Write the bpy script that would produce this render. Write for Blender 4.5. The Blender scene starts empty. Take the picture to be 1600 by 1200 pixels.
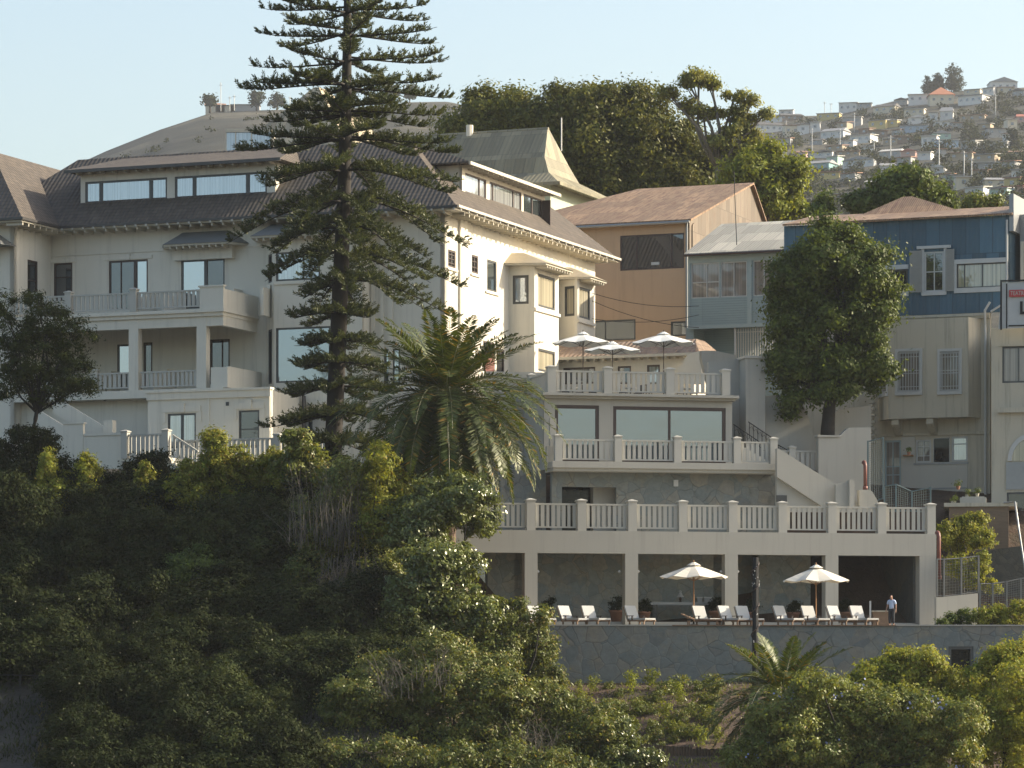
import bpy, math, random
import numpy as np
from mathutils import Vector, Matrix
R = math.radians
# ------------------------------------------------------------------ camera, sky, sun, exposure
FL, CX, YH = 5600.0, 800.0, 1080.0         # photo-pixel focal length, centre column, horizon row
S = bpy.context.scene
col = S.collection
cam_d = bpy.data.cameras.new('camera'); cam_d.sensor_width = 36; cam_d.lens = 36*FL/1600
cam_d.shift_y = (YH-600)/1600; cam_d.clip_start = 1; cam_d.clip_end = 9000
cam = bpy.data.objects.new('camera', cam_d); cam.rotation_euler = (R(90), 0, 0); col.objects.link(cam)
S.camera = cam
SUN_EL, SUN_AZ = 26.5, 80.0                # azimuth measured from +Y (away from camera) towards +X
sd = Vector((math.sin(R(SUN_AZ))*math.cos(R(SUN_EL)), math.cos(R(SUN_AZ))*math.cos(R(SUN_EL)), math.sin(R(SUN_EL))))
W_ = bpy.data.worlds.new('World'); S.world = W_; W_.use_nodes = True
wn = W_.node_tree.nodes; wl = W_.node_tree.links
sky = wn.new('ShaderNodeTexSky'); sky.sky_type = 'NISHITA'; sky.sun_disc = False
sky.sun_elevation = R(SUN_EL); sky.sun_rotation = R(SUN_AZ)
sky.altitude = 0; sky.air_density = 1.2; sky.dust_density = 3.0; sky.ozone_density = 1.0
wl.new(sky.outputs[0], wn['Background'].inputs[0]); wn['Background'].inputs[1].default_value = 0.127
sl = bpy.data.lights.new('sun', 'SUN'); sl.energy = 4.6; sl.angle = R(0.5); sl.color = (1.0, .88, .69)
so = bpy.data.objects.new('sun', sl); so.rotation_euler = sd.to_track_quat('Z', 'Y').to_euler(); col.objects.link(so)
S.view_settings.view_transform = 'Standard'; S.view_settings.look = 'None'
S.view_settings.exposure = 1.0; S.view_settings.gamma = 1.0
S.cycles.max_bounces = 6; S.cycles.diffuse_bounces = 3; S.cycles.glossy_bounces = 3
S.cycles.transmission_bounces = 4; S.cycles.transparent_max_bounces = 12; S.cycles.volume_bounces = 0

# ------------------------------------------------------------------ mesh toolkit
def P(px, py, Y): return Vector(((px-CX)/FL*Y, Y, (YH-py)/FL*Y))
class Frame:
    """a vertical plane: u along it to the right, v into it, z up; its columns are found from where they stand in the view"""
    def __init__(s, px, Y, deg):
        s.o = Vector(((px-CX)/FL*Y, Y)); a = R(deg)
        s.du = Vector((math.cos(a), math.sin(a))); s.dv = Vector((-math.sin(a), math.cos(a)))
    def xy(s, u, v=0): return s.o + s.du*u + s.dv*v
    def pt(s, u, v, z): q = s.xy(u, v); return Vector((q.x, q.y, z))
    def u(s, px, v=0):
        k = (px-CX)/FL; o = s.o + s.dv*v
        return (k*o.y-o.x)/(s.du.x-k*s.du.y)
    def z(s, py, px, v=0): return (YH-py)/FL*s.xy(s.u(px, v), v).y
WL = {}
def setp(o, label=None, cat=None, group=None, kind=None):
    if label: o['label'] = label
    if cat: o['category'] = cat
    if group: o['group'] = group
    if kind: o['kind'] = kind
    return o
def thing(name, label, cat, loc=(0, 0, 0), group=None, rz=0):
    o = bpy.data.objects.new(name, None); col.objects.link(o); o.location = loc; o.rotation_euler = (0, 0, rz)
    o.empty_display_size = .3; WL[o.name] = Vector(loc)
    return setp(o, label, cat, group)
def auto_uv(me):
    n = len(me.polygons)
    if not n: return
    uv = me.uv_layers.new(name='UV'); nl = len(me.loops)
    co = np.empty(len(me.vertices)*3, 'f'); me.vertices.foreach_get('co', co); co = co.reshape(-1, 3)
    no = np.empty(n*3, 'f'); me.polygons.foreach_get('normal', no); no = no.reshape(-1, 3)
    tot = np.empty(n, 'i'); me.polygons.foreach_get('loop_total', tot)
    vi = np.empty(nl, 'i'); me.loops.foreach_get('vertex_index', vi)
    t = np.stack([-no[:, 1], no[:, 0], np.zeros(n)], 1); L = np.linalg.norm(t, axis=1)
    t[L < .05] = (1, 0, 0); t /= np.maximum(np.linalg.norm(t, axis=1), 1e-6)[:, None]
    b = np.cross(no, t)
    T = np.repeat(t, tot, 0); B = np.repeat(b, tot, 0); c = co[vi]
    out = np.stack([(c*T).sum(1), (c*B).sum(1)], 1).astype('f')
    uv.data.foreach_set('uv', out.ravel())
class MB:
    def __init__(s): s.v = []; s.f = []
    def poly(s, pts):
        i = len(s.v); s.v += [Vector(p) for p in pts]; s.f.append(tuple(range(i, i+len(pts)))); return s
    def hexa(s, b, t):                       # bottom and top rings, counter-clockwise seen from above
        i = len(s.v); n = len(b); s.v += [Vector(p) for p in b]+[Vector(p) for p in t]
        s.f.append(tuple(i+k for k in reversed(range(n)))); s.f.append(tuple(i+n+k for k in range(n)))
        for k in range(n): j = (k+1) % n; s.f.append((i+k, i+j, i+n+j, i+n+k))
        return s
    def box(s, x0, x1, y0, y1, z0, z1):
        q = [(x0, y0), (x1, y0), (x1, y1), (x0, y1)]
        return s.hexa([(x, y, z0) for x, y in q], [(x, y, z1) for x, y in q])
    def fbox(s, F, u0, u1, v0, v1, z0, z1):
        if u0 > u1: u0, u1 = u1, u0
        if v0 > v1: v0, v1 = v1, v0
        q = [(u0, v0), (u1, v0), (u1, v1), (u0, v1)]
        return s.hexa([F.pt(a, b, z0) for a, b in q], [F.pt(a, b, z1) for a, b in q])
    def fprism(s, F, pts, v0, v1):           # pts (u,z) counter-clockwise seen from the front
        return s.hexa([F.pt(a, v0, z) for a, z in pts][::-1], [F.pt(a, v1, z) for a, z in pts][::-1])
    def plan(s, F, pts, z0, z1): return s.hexa([F.pt(a, b, z0) for a, b in pts], [F.pt(a, b, z1) for a, b in pts])
    def tube(s, pts, r, n=7, cap=True):
        pts = [Vector(p) for p in pts]
        if not hasattr(r, '__len__'): r = [r]*len(pts)
        i0 = len(s.v)
        for k, p in enumerate(pts):
            d = (pts[min(k+1, len(pts)-1)]-pts[max(k-1, 0)]).normalized()
            a = d.orthogonal().normalized() if abs(d.z) < .99 else Vector((1, 0, 0))
            if abs(d.z) < .99: a = Vector((d.y, -d.x, 0)).normalized()
            b = d.cross(a)
            for j in range(n): t = 2*math.pi*j/n; s.v.append(p+(a*math.cos(t)+b*math.sin(t))*r[k])
        for k in range(len(pts)-1):
            for j in range(n):
                q = (j+1) % n; s.f.append((i0+k*n+j, i0+k*n+q, i0+(k+1)*n+q, i0+(k+1)*n+j))
        if cap:
            s.f.append(tuple(i0+j for j in reversed(range(n)))); m = i0+(len(pts)-1)*n; s.f.append(tuple(m+j for j in range(n)))
        return s
    def lathe(s, prof, c=(0, 0, 0), n=16):
        return s.tube([Vector(c)+Vector((0, 0, z+k*1e-5)) for k, (r, z) in enumerate(prof)], [r for r, z in prof], n)
    def build(s, name, mat, parent=None, smooth=False):
        me = bpy.data.meshes.new(name); L = WL[parent.name] if parent is not None else Vector((0, 0, 0))
        me.from_pydata([p-L for p in s.v], [], s.f); me.update(); auto_uv(me)
        if smooth: me.polygons.foreach_set('use_smooth', [True]*len(me.polygons))
        me.materials.append(mat); o = bpy.data.objects.new(name, me); col.objects.link(o)
        if parent is not None: o.parent = parent
        WL[o.name] = L
        return o
def reparented(name, parent): pass
def copy_tree(o, parent=None):
    c = o.copy(); col.objects.link(c); c.parent = parent
    for ch in list(o.children): copy_tree(ch, c)
    return c
def wallh(mb, F, u0, u1, z0, z1, holes, v=0, th=.3, top=None):
    """wall panel with rectangular openings and reveals"""
    us = sorted({u0, u1, *[h[0] for h in holes], *[h[1] for h in holes]}); us = [u for u in us if u0-1e-6 <= u <= u1+1e-6]
    zs = sorted({z0, z1, *[h[2] for h in holes], *[h[3] for h in holes]}); zs = [z for z in zs if z0-1e-6 <= z <= z1+1e-6]
    nu, nz = len(us)-1, len(zs)-1
    def hole(i, j):
        if i < 0 or j < 0 or i >= nu or j >= nz: return True
        a, b = (us[i]+us[i+1])/2, (zs[j]+zs[j+1])/2
        return any(h[0] < a < h[1] and h[2] < b < h[3] for h in holes)
    for i in range(nu):
        for j in range(nz):
            if hole(i, j): continue
            a, b, c, d = us[i], us[i+1], zs[j], zs[j+1]; p = F.pt
            mb.poly([p(a, v, c), p(b, v, c), p(b, v, d), p(a, v, d)])
            mb.poly([p(b, v+th, c), p(a, v+th, c), p(a, v+th, d), p(b, v+th, d)])
            if hole(i-1, j): mb.poly([p(a, v+th, c), p(a, v, c), p(a, v, d), p(a, v+th, d)])
            if hole(i+1, j): mb.poly([p(b, v, c), p(b, v+th, c), p(b, v+th, d), p(b, v, d)])
            if hole(i, j-1): mb.poly([p(a, v, c), p(a, v+th, c), p(b, v+th, c), p(b, v, c)])
            if hole(i, j+1): mb.poly([p(a, v, d), p(b, v, d), p(b, v+th, d), p(a, v+th, d)])
    return mb
# ------------------------------------------------------------------ materials
def nmat(name):
    m = bpy.data.materials.new(name); m.use_nodes = True; nt = m.node_tree
    return m, nt, nt.nodes['Principled BSDF']
def N(nt, t, **k):
    n = nt.nodes.new(t)
    for a, b in k.items():
        if a in n.inputs.keys() if isinstance(a, str) else False: n.inputs[a].default_value = b
        else: setattr(n, a, b)
    return n
def noise(nt, vec, scale, detail=4, rough=.6, dist=0):
    n = nt.nodes.new('ShaderNodeTexNoise'); n.inputs['Scale'].default_value = scale; n.inputs['Detail'].default_value = detail
    n.inputs['Roughness'].default_value = rough; n.inputs['Distortion'].default_value = dist
    if vec is not None: nt.links.new(vec, n.inputs['Vector'])
    return n.outputs[0]
def coords(nt, kind='Object', sc=(1, 1, 1)):
    t = nt.nodes.new('ShaderNodeTexCoord'); m = nt.nodes.new('ShaderNodeMapping'); m.inputs['Scale'].default_value = sc
    nt.links.new(t.outputs[kind], m.inputs[0]); return m.outputs[0]
def ramp(nt, fac, stops):
    r = nt.nodes.new('ShaderNodeValToRGB'); e = r.color_ramp.elements
    while len(e) < len(stops): e.new(.5)
    for x, (p, c) in zip(e, stops): x.position = p; x.color = (*c, 1) if len(c) == 3 else c
    nt.links.new(fac, r.inputs[0]); return r.outputs[0]
def mix(nt, fac, a, b, mode='MIX'):
    m = nt.nodes.new('ShaderNodeMix'); m.data_type = 'RGBA'; m.blend_type = mode
    for s_, i in ((fac, 0), (a, 6), (b, 7)):
        if isinstance(s_, (int, float)): m.inputs[i].default_value = s_
        elif isinstance(s_, tuple): m.inputs[i].default_value = (*s_, 1)
        else: nt.links.new(s_, m.inputs[i])
    return m.outputs[2]
def math_(nt, op, a, b=0.0):
    m = nt.nodes.new('ShaderNodeMath'); m.operation = op
    for i, x in enumerate((a, b)):
        if isinstance(x, (int, float)): m.inputs[i].default_value = x
        else: nt.links.new(x, m.inputs[i])
    return m.outputs[0]
def bump(nt, bs, h, st=.4, d=.05):
    b = nt.nodes.new('ShaderNodeBump'); b.inputs['Strength'].default_value = st; b.inputs['Distance'].default_value = d
    nt.links.new(h, b.inputs['Height']); nt.links.new(b.outputs[0], bs.inputs['Normal'])
def sc3(c, k): return tuple(x*k for x in c)
def plaster(name, c, stain=.18, rough=.85, dirt=(.16, .15, .13)):
    m, nt, bs = nmat(name); v = coords(nt)
    a = noise(nt, v, .45, 5, .65); vs = coords(nt, sc=(2.2, 2.2, .12)); b = noise(nt, vs, 1.1, 5, .7)
    base = mix(nt, a, sc3(c, .93), sc3(c, 1.05))
    st = ramp(nt, b, [(.52, (0, 0, 0)), (.8, (stain*2.2,)*3)])
    o = mix(nt, st, base, dirt); nt.links.new(o, bs.inputs['Base Color']); bs.inputs['Roughness'].default_value = rough
    bump(nt, bs, noise(nt, v, 14, 4), .12, .02)
    return m
def flat(name, c, rough=.6, metal=0, var=.12, ns=3):
    m, nt, bs = nmat(name); a = noise(nt, coords(nt), ns, 5)
    nt.links.new(mix(nt, a, sc3(c, 1-var), sc3(c, 1+var)), bs.inputs['Base Color'])
    bs.inputs['Roughness'].default_value = rough; bs.inputs['Metallic'].default_value = metal
    return m
def uvsplit(nt):
    t = nt.nodes.new('ShaderNodeTexCoord'); s_ = nt.nodes.new('ShaderNodeSeparateXYZ'); nt.links.new(t.outputs['UV'], s_.inputs[0])
    return t.outputs['UV'], s_.outputs[0], s_.outputs[1]
def tiles(name, c, c2, w=.30, h=.36, bs_=.9):
    m, nt, bs = nmat(name); uv, x, y = uvsplit(nt)
    br = nt.nodes.new('ShaderNodeTexBrick'); br.offset = 0; nt.links.new(uv, br.inputs[0]); br.inputs['Scale'].default_value = 1
    br.inputs['Brick Width'].default_value = w; br.inputs['Row Height'].default_value = h; br.inputs['Mortar Size'].default_value = .0
    br.inputs['Color1'].default_value = (*c, 1); br.inputs['Color2'].default_value = (*c2, 1)
    rows = math_(nt, 'FRACT', math_(nt, 'DIVIDE', y, h)); cols = math_(nt, 'SINE', math_(nt, 'MULTIPLY', x, 2*math.pi/w))
    hgt = math_(nt, 'ADD', math_(nt, 'MULTIPLY', math_(nt, 'SUBTRACT', 1, rows), .6), math_(nt, 'MULTIPLY', cols, .5))
    big = noise(nt, coords(nt), .5, 5, .7)
    o = mix(nt, ramp(nt, big, [(.35, (0, 0, 0)), (.75, (.55,)*3)]), br.outputs[0], sc3(c, .72))
    o = mix(nt, ramp(nt, rows, [(.80, (0, 0, 0)), (.95, (.45,)*3)]), o, sc3(c, .25))
    nt.links.new(o, bs.inputs['Base Color']); bs.inputs['Roughness'].default_value = .8; bump(nt, bs, hgt, bs_, .06)
    return m
def sheet(name, c, c2, w=.2, rust=None, rr=(.45, .6), st=.8, vert=True, metal=0.0):
    """corrugated sheet or boards: ribs across u (vert) or across v"""
    m, nt, bs = nmat(name); uv, x, y = uvsplit(nt); q = x if vert else y
    if vert: h = math_(nt, 'SINE', math_(nt, 'MULTIPLY', q, 2*math.pi/w))
    else: h = math_(nt, 'FRACT', math_(nt, 'DIVIDE', q, w))
    mp = nt.nodes.new('ShaderNodeMapping'); nt.links.new(uv, mp.inputs[0]); mp.inputs['Scale'].default_value = (2.5, .35, 1) if vert else (.3, 1.5, 1)
    b = noise(nt, mp.outputs[0], .8, 6, .7); o = mix(nt, b, c, c2)
    br = nt.nodes.new('ShaderNodeTexBrick'); nt.links.new(uv, br.inputs[0]); br.inputs['Scale'].default_value = 1; br.inputs['Brick Width'].default_value = .85 if vert else 3
    br.inputs['Row Height'].default_value = 2.4 if vert else 9; br.inputs['Mortar Size'].default_value = .022
    br.inputs['Color1'].default_value = ((.58,)*3 if vert else (.8,)*3)+(1,); br.inputs['Color2'].default_value = (1.2,)*3+(1,); br.inputs['Mortar'].default_value = (.35,)*3+(1,)
    o = mix(nt, .8 if vert else .25, o, br.outputs[0], 'MULTIPLY')
    if rust:
        n2 = noise(nt, mp.outputs[0], 1.7, 6, .75); o = mix(nt, ramp(nt, n2, [(rr[0], (0, 0, 0)), (rr[1], (1, 1, 1))]), o, rust)
    if not vert: o = mix(nt, ramp(nt, h, [(.0, (.6,)*3), (.16, (0, 0, 0))]), o, sc3(c, .35))
    nt.links.new(o, bs.inputs['Base Color']); bs.inputs['Roughness'].default_value = .65; bs.inputs['Metallic'].default_value = metal
    bump(nt, bs, h, st, .03); return m
def stone(name, sc=1.1, k=1.0, cols=None, edge=.035):
    m, nt, bs = nmat(name); uv, x, y = uvsplit(nt)
    wn_ = nt.nodes.new('ShaderNodeTexNoise'); nt.links.new(uv, wn_.inputs[0]); wn_.inputs['Scale'].default_value = 1.3; wn_.inputs['Detail'].default_value = 3
    wv = mix(nt, .22, uv, wn_.outputs[1], 'ADD')
    vo = nt.nodes.new('ShaderNodeTexVoronoi'); vo.inputs['Scale'].default_value = sc; nt.links.new(wv, vo.inputs[0]); vo.inputs['Randomness'].default_value = 1
    ve = nt.nodes.new('ShaderNodeTexVoronoi'); ve.feature = 'DISTANCE_TO_EDGE'; ve.inputs['Scale'].default_value = sc; nt.links.new(wv, ve.inputs[0])
    cols = cols or [(0, (.115, .14, .14)), (.35, (.14, .165, .165)), (.6, (.175, .185, .165)), (.82, (.20, .185, .15)), (1, (.10, .115, .12))]
    sx = nt.nodes.new('ShaderNodeSeparateXYZ'); nt.links.new(vo.outputs['Color'], sx.inputs[0])
    c = mix(nt, .3, ramp(nt, sx.outputs[0], [(p, sc3(q, k)) for p, q in cols]), sc3((.13, .145, .14), k))
    st = noise(nt, uv, .7, 6, .75); c = mix(nt, ramp(nt, st, [(.5, (0, 0, 0)), (.72, (.8,)*3)]), c, sc3((.22, .19, .13), k))
    st2 = noise(nt, uv, 2.3, 6, .8); c = mix(nt, ramp(nt, st2, [(.4, (0, 0, 0)), (.8, (.7,)*3)]), c, sc3((.07, .075, .07), k))
    ef = ramp(nt, ve.outputs[0], [(0, (.75,)*3), (edge, (0, 0, 0))]); gate = ramp(nt, noise(nt, uv, .35, 3), [(.42, (.05,)*3), (.6, (.9,)*3)])
    c = mix(nt, mix(nt, 1.0, ef, gate, 'MULTIPLY'), c, (.03, .032, .03))
    nt.links.new(c, bs.inputs['Base Color']); bs.inputs['Roughness'].default_value = .7
    bump(nt, bs, math_(nt, 'ADD', noise(nt, uv, 3, 6, .7), math_(nt, 'MINIMUM', math_(nt, 'MULTIPLY', ve.outputs[0], 8), .5)), .32, .05); return m
def glass(name, inner, refl=.55, folds=False, tint=(.68, .77, .88)):
    m, nt, bs = nmat(name); nt.nodes.remove(bs); out = nt.nodes['Material Output']
    d = nt.nodes.new('ShaderNodeBsdfDiffuse'); g = nt.nodes.new('ShaderNodeBsdfGlossy'); g.inputs['Roughness'].default_value = .03
    g.inputs['Color'].default_value = (*tint, 1); mx = nt.nodes.new('ShaderNodeMixShader'); mx.inputs[0].default_value = refl
    c = noise(nt, coords(nt), .7, 3); cc = mix(nt, c, sc3(inner, .6), sc3(inner, 1.3))
    if folds:
        uv, x, y = uvsplit(nt); w = noise(nt, coords(nt, sc=(7, 7, .05)), 1.2, 3, .6)
        cc = mix(nt, ramp(nt, w, [(.35, (0, 0, 0)), (.65, (1, 1, 1))]), sc3(inner, .55), sc3(inner, 1.15))
    nt.links.new(cc, d.inputs[0]); bn = nt.nodes.new('ShaderNodeBump'); bn.inputs['Strength'].default_value = .03; bn.inputs['Distance'].default_value = .1
    nt.links.new(noise(nt, coords(nt), .8, 1), bn.inputs['Height']); nt.links.new(bn.outputs[0], g.inputs['Normal'])
    nt.links.new(d.outputs[0], mx.inputs[1]); nt.links.new(g.outputs[0], mx.inputs[2]); nt.links.new(mx.outputs[0], out.inputs[0]); return m
def leafm(name, c, c2, trans=.35, rough=.5, third=None, gloss=.25, hue=.0):
    m, nt, bs = nmat(name); nt.nodes.remove(bs); out = nt.nodes['Material Output']
    geo = nt.nodes.new('ShaderNodeNewGeometry'); oi = nt.nodes.new('ShaderNodeObjectInfo')
    cl = noise(nt, coords(nt), .9, 2); b = mix(nt, ramp(nt, cl, [(.35, (0, 0, 0)), (.65, (1, 1, 1))]), c, c2)
    v = math_(nt, 'ADD', math_(nt, 'MULTIPLY', geo.outputs['Random Per Island'], .8), .6)
    vv = math_(nt, 'MULTIPLY', v, math_(nt, 'ADD', math_(nt, 'MULTIPLY', oi.outputs['Random'], .3), .85))
    cb = nt.nodes.new('ShaderNodeCombineXYZ'); [nt.links.new(vv, cb.inputs[i]) for i in range(3)]
    b = mix(nt, 1.0, b, cb.outputs[0], 'MULTIPLY')
    if third:
        f = ramp(nt, geo.outputs['Random Per Island'], [(.90, (0, 0, 0)), (.97, (1, 1, 1))]); b = mix(nt, f, b, third)
    d = nt.nodes.new('ShaderNodeBsdfDiffuse'); t = nt.nodes.new('ShaderNodeBsdfTranslucent'); g = nt.nodes.new('ShaderNodeBsdfGlossy')
    g.inputs['Roughness'].default_value = rough; g.inputs['Color'].default_value = (.8, .8, .7, 1)
    nt.links.new(b, d.inputs[0]); nt.links.new(mix(nt, 1.0, b, (1.5, 1.35, .5), 'MULTIPLY'), t.inputs[0])
    m1 = nt.nodes.new('ShaderNodeMixShader'); m1.inputs[0].default_value = trans; nt.links.new(d.outputs[0], m1.inputs[1]); nt.links.new(t.outputs[0], m1.inputs[2])
    lw = nt.nodes.new('ShaderNodeFresnel'); lw.inputs[0].default_value = 1.45
    m2 = nt.nodes.new('ShaderNodeMixShader'); nt.links.new(math_(nt, 'MINIMUM', math_(nt, 'MULTIPLY', lw.outputs[0], gloss*1.1), .05+.06*gloss), m2.inputs[0])
    nt.links.new(m1.outputs[0], m2.inputs[1]); nt.links.new(g.outputs[0], m2.inputs[2]); nt.links.new(m2.outputs[0], out.inputs[0]); return m
M = dict(
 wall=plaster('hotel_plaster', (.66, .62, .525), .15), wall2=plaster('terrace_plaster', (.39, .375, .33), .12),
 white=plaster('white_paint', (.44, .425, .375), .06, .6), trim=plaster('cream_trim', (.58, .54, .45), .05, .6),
 frame=flat('dark_window_frame', (.06, .062, .06), .45), brown=flat('brown_window_frame', (.055, .035, .028), .5),
 tile=tiles('grey_brown_roof_tile', (.075, .060, .047), (.115, .092, .070)), clay=tiles('clay_roof_tile', (.20, .14, .10), (.30, .22, .165), .32, .42),
 gutter=flat('dark_gutter', (.045, .042, .04), .4), fascia=flat('cream_fascia', (.50, .46, .37), .6),
 skirt=flat('grey_sheet_roof', (.15, .155, .15), .5, var=.2), skirtl=flat('pale_sheet_roof', (.42, .36, .26), .6, var=.2),
 gsky=glass('sky_reflecting_glass', (.05, .06, .06), .5), gcur=glass('glass_over_white_curtain', (.34, .35, .35), .38, True),
 gdark=glass('dark_window_glass', (.035, .033, .03), .16), gbig=glass('large_blue_glass', (.05, .07, .075), .42, tint=(.58, .68, .80)),
 gwarm=glass('glass_over_cream_curtain', (.40, .36, .26), .15, True),
 stone=stone('slate_cladding', 1.25, 1.12), stone3=stone('slate_cladding_bounce_in_colour', 1.5, 1.8, None, .02), stone2=stone('dark_slate_cladding', .9, .5), rock=stone('fieldstone', 2.4, .55, [(0, (.10, .10, .09)), (.5, (.16, .15, .12)), (1, (.08, .08, .075))], .08),  # stone3: lighter slate copy, weak bounce light made up in the colour
 orange=plaster('orange_render', (.48, .325, .20), .15, .85, (.22, .15, .10)), gable=sheet('pale_rusty_sheet', (.18, .145, .105), (.15, .115, .082), .1, (.12, .07, .042), (.5, .72), .25),
 rust=sheet('rusty_corrugated_roof', (.26, .155, .085), (.38, .26, .15), .14, (.15, .075, .04), (.45, .62), .6),
 bluem=sheet('pale_metal_roof', (.50, .46, .37), (.42, .39, .32), .2, (.36, .30, .22), (.6, .75), .6),
 boards=sheet('pale_blue_boards', (.25, .33, .35), (.21, .29, .31), .16, (.2, .24, .24), (.6, .8), .5, False),
 blue=sheet('deep_blue_sheet', (.048, .108, .155), (.058, .125, .178), .3, (.05, .08, .11), (.55, .8), .3),
 greyp=plaster('weathered_grey_render', (.46, .425, .34), .3, .9, (.10, .095, .08)), mint=plaster('mint_render', (.44, .50, .40), .08),
 greenroof=sheet('olive_sheet_roof', (.215, .195, .125), (.24, .215, .14), .35, (.28, .25, .17), (.55, .8), .35),
 tanroof=sheet('tan_batten_roof', (.46, .38, .25), (.40, .33, .22), .9, (.25, .19, .12), (.6, .8), .9),
 canvas=flat('cream_canvas', (.68, .63, .53), .8, var=.05), canvas2=flat('ivory_canvas', (.70, .70, .66), .8, var=.05), wood=flat('honey_wood', (.30, .15, .06), .5, var=.3),
 teak=flat('weathered_teak', (.20, .125, .075), .6, var=.3), cushion=flat('off_white_cushion', (.44, .44, .42), .9, var=.05),
 iron=flat('black_iron', (.014, .015, .016), .85), gate=flat('faded_green_metal', (.12, .165, .165), .6), fencem=flat('dull_fence_wire', (.13, .135, .13), .7), shutter=flat('grey_shutter_paint', (.26, .265, .25), .7), gblack=glass('painted_dark_opening', (.012, .012, .012), .04), galv=flat('galvanised_metal', (.28, .29, .29), .45, .5), terracotta=flat('terracotta', (.24, .12, .075), .8, var=.25),  # gblack: near-black colour stands in for the darkness inside open doorways
 pipe=flat('red_pipe', (.17, .06, .045), .5, var=.2), wpaint=flat('white_metal_paint', (.44, .45, .44), .5), deckm=flat('deck_paving', (.30, .28, .24), .8, var=.2),
 bark=flat('grey_brown_bark', (.10, .08, .06), .9, var=.4, ns=6), palmbark=flat('palm_trunk_bark', (.12, .08, .055), .95, var=.5, ns=5), darkbark=flat('dark_bark', (.028, .024, .02), .95, var=.4, ns=5),
 twig=flat('dry_twigs', (.11, .095, .075), .9, var=.3), woodf=sheet('brown_fence_boards', (.13, .08, .045), (.17, .11, .06), .14, None, st=.7),
 skin=flat('skin', (.34, .19, .13), .6, var=.05), shirt=flat('pale_blue_cotton', (.42, .50, .66), .85, var=.06), trousers=flat('dark_trousers', (.025, .028, .035), .9), hair=flat('dark_hair', (.02, .015, .012), .7),
 brick=sheet('thin_brick', (.17, .12, .085), (.22, .165, .12), .09, (.10, .08, .06), (.5, .75), .6, False),
 lightblue=flat('pale_blue_paint', (.27, .34, .35), .6), red=flat('red_enamel', (.42, .04, .04), .4), gcurt=glass('glass_over_lace_curtain', (.26, .23, .20), .10, True),
 yrib=flat('palm_midrib', (.11, .12, .045), .5), lavender=flat('pale_blue_petals', (.26, .29, .45), .8),
)
LM = dict(
 pine=leafm('araucaria_needles', (.048, .066, .030), (.09, .105, .044), .28, gloss=.2),
 palm=leafm('palm_leaflets', (.045, .068, .018), (.08, .105, .026), .32, .5, (.22, .14, .035), .12),
 ficus=leafm('ficus_leaves', (.075, .090, .020), (.15, .150, .036), .32, .4, gloss=.3),
 euc=leafm('eucalyptus_leaves', (.15, .17, .05), (.22, .22, .07), .45),
 bright=leafm('bright_leaves', (.13, .165, .024), (.21, .23, .038), .42),
 yel=leafm('yellow_green_leaves', (.165, .20, .032), (.26, .265, .046), .40, third=(.26, .19, .045)),
 dark=leafm('dark_leaves_shade_in_colour', (.019, .026, .011), (.034, .042, .016), .2, gloss=.05),  # slope shade put into the leaf colour
 deep2=leafm('deep_leaves_shade_in_colour', (.028, .038, .014), (.052, .064, .021), .25, gloss=.1),  # darker copy of deep, slope shade put into its colour
 deep=leafm('deep_green_leaves', (.052, .080, .017), (.11, .145, .030), .36, gloss=.4),
 glossy=leafm('glossy_leaves', (.07, .095, .024), (.14, .16, .038), .3, .3, gloss=1.0),
 mid=leafm('mid_green_leaves', (.09, .12, .030), (.175, .195, .046), .34, .4, (.25, .19, .06), .5),
 haze=leafm('distant_leaves', (.03, .036, .018), (.045, .052, .025), .3, gloss=0),
 dry=leafm('dry_grass', (.15, .11, .05), (.10, .10, .04), .35),
)
# ------------------------------------------------------------------ terrain
def interp(x, kn):
    return float(np.interp(x, [k[0] for k in kn], [k[1] for k in kn]))
NEAR_L = [(-60, -4), (0, -4), (60, -20), (120, -15), (150, -8.5), (165, -4), (180, 1.5), (195, 7.5), (206, 12), (213, 13.3), (260, 14), (340, 28)]
NEAR_R = [(-60, -4), (0, -4), (60, -20), (120, -15), (150, -9), (165, -5.6), (184, -2.9), (195, .3), (197, .5), (205, 2.6), (211, 5.2), (216, 10.4), (225, 13), (240, 16), (260, 19), (290, 23), (340, 28)]
SKY_L = [(-800, 620), (-200, 420), (0, 320), (100, 262), (140, 244), (190, 224), (250, 200), (300, 183), (318, 174), (345, 172), (450, 168), (560, 165), (640, 157), (700, 156), (760, 170), (900, 230), (1100, 300), (2000, 420)]
SKY_R = [(-500, 500), (700, 380), (900, 300), (1000, 250), (1100, 208), (1180, 192), (1215, 186), (1260, 184), (1300, 178), (1350, 171), (1400, 163), (1440, 156), (1500, 150), (1540, 144), (1600, 140), (1800, 120), (2400, 260)]
def ground(x, y):
    px = CX + FL*x/max(y, 60)
    t = min(max((x+7)/9, 0), 1); t = t*t*(3-2*t)
    zn = interp(y, NEAR_L)*(1-t)+interp(y, NEAR_R)*t
    zn += .35*math.sin(x*.31+y*.17)*math.sin(y*.23-x*.11)*(1 if y < 194 or px > 1500 else .2)
    if y <= 340: return zn
    def hill(sk, Yr, px):
        zr = (YH-interp(px, sk))/FL*Yr
        if y < Yr: return 28+(zr-28)*((y-340)/(Yr-340))**1.12
        return max(zr-(y-Yr)*.35, 0)
    z = max(hill(SKY_L, 1500, px), hill(SKY_R, 1700, px))
    w = min((y-340)/200, 1)
    z += w*(5*math.sin(x*.013+1.7)*math.sin(y*.011)+2.2*math.sin(x*.05+y*.02)*math.sin(y*.043-x*.017))*(0 if px < 1150 and y > 1350 else 1)
    return z
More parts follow.
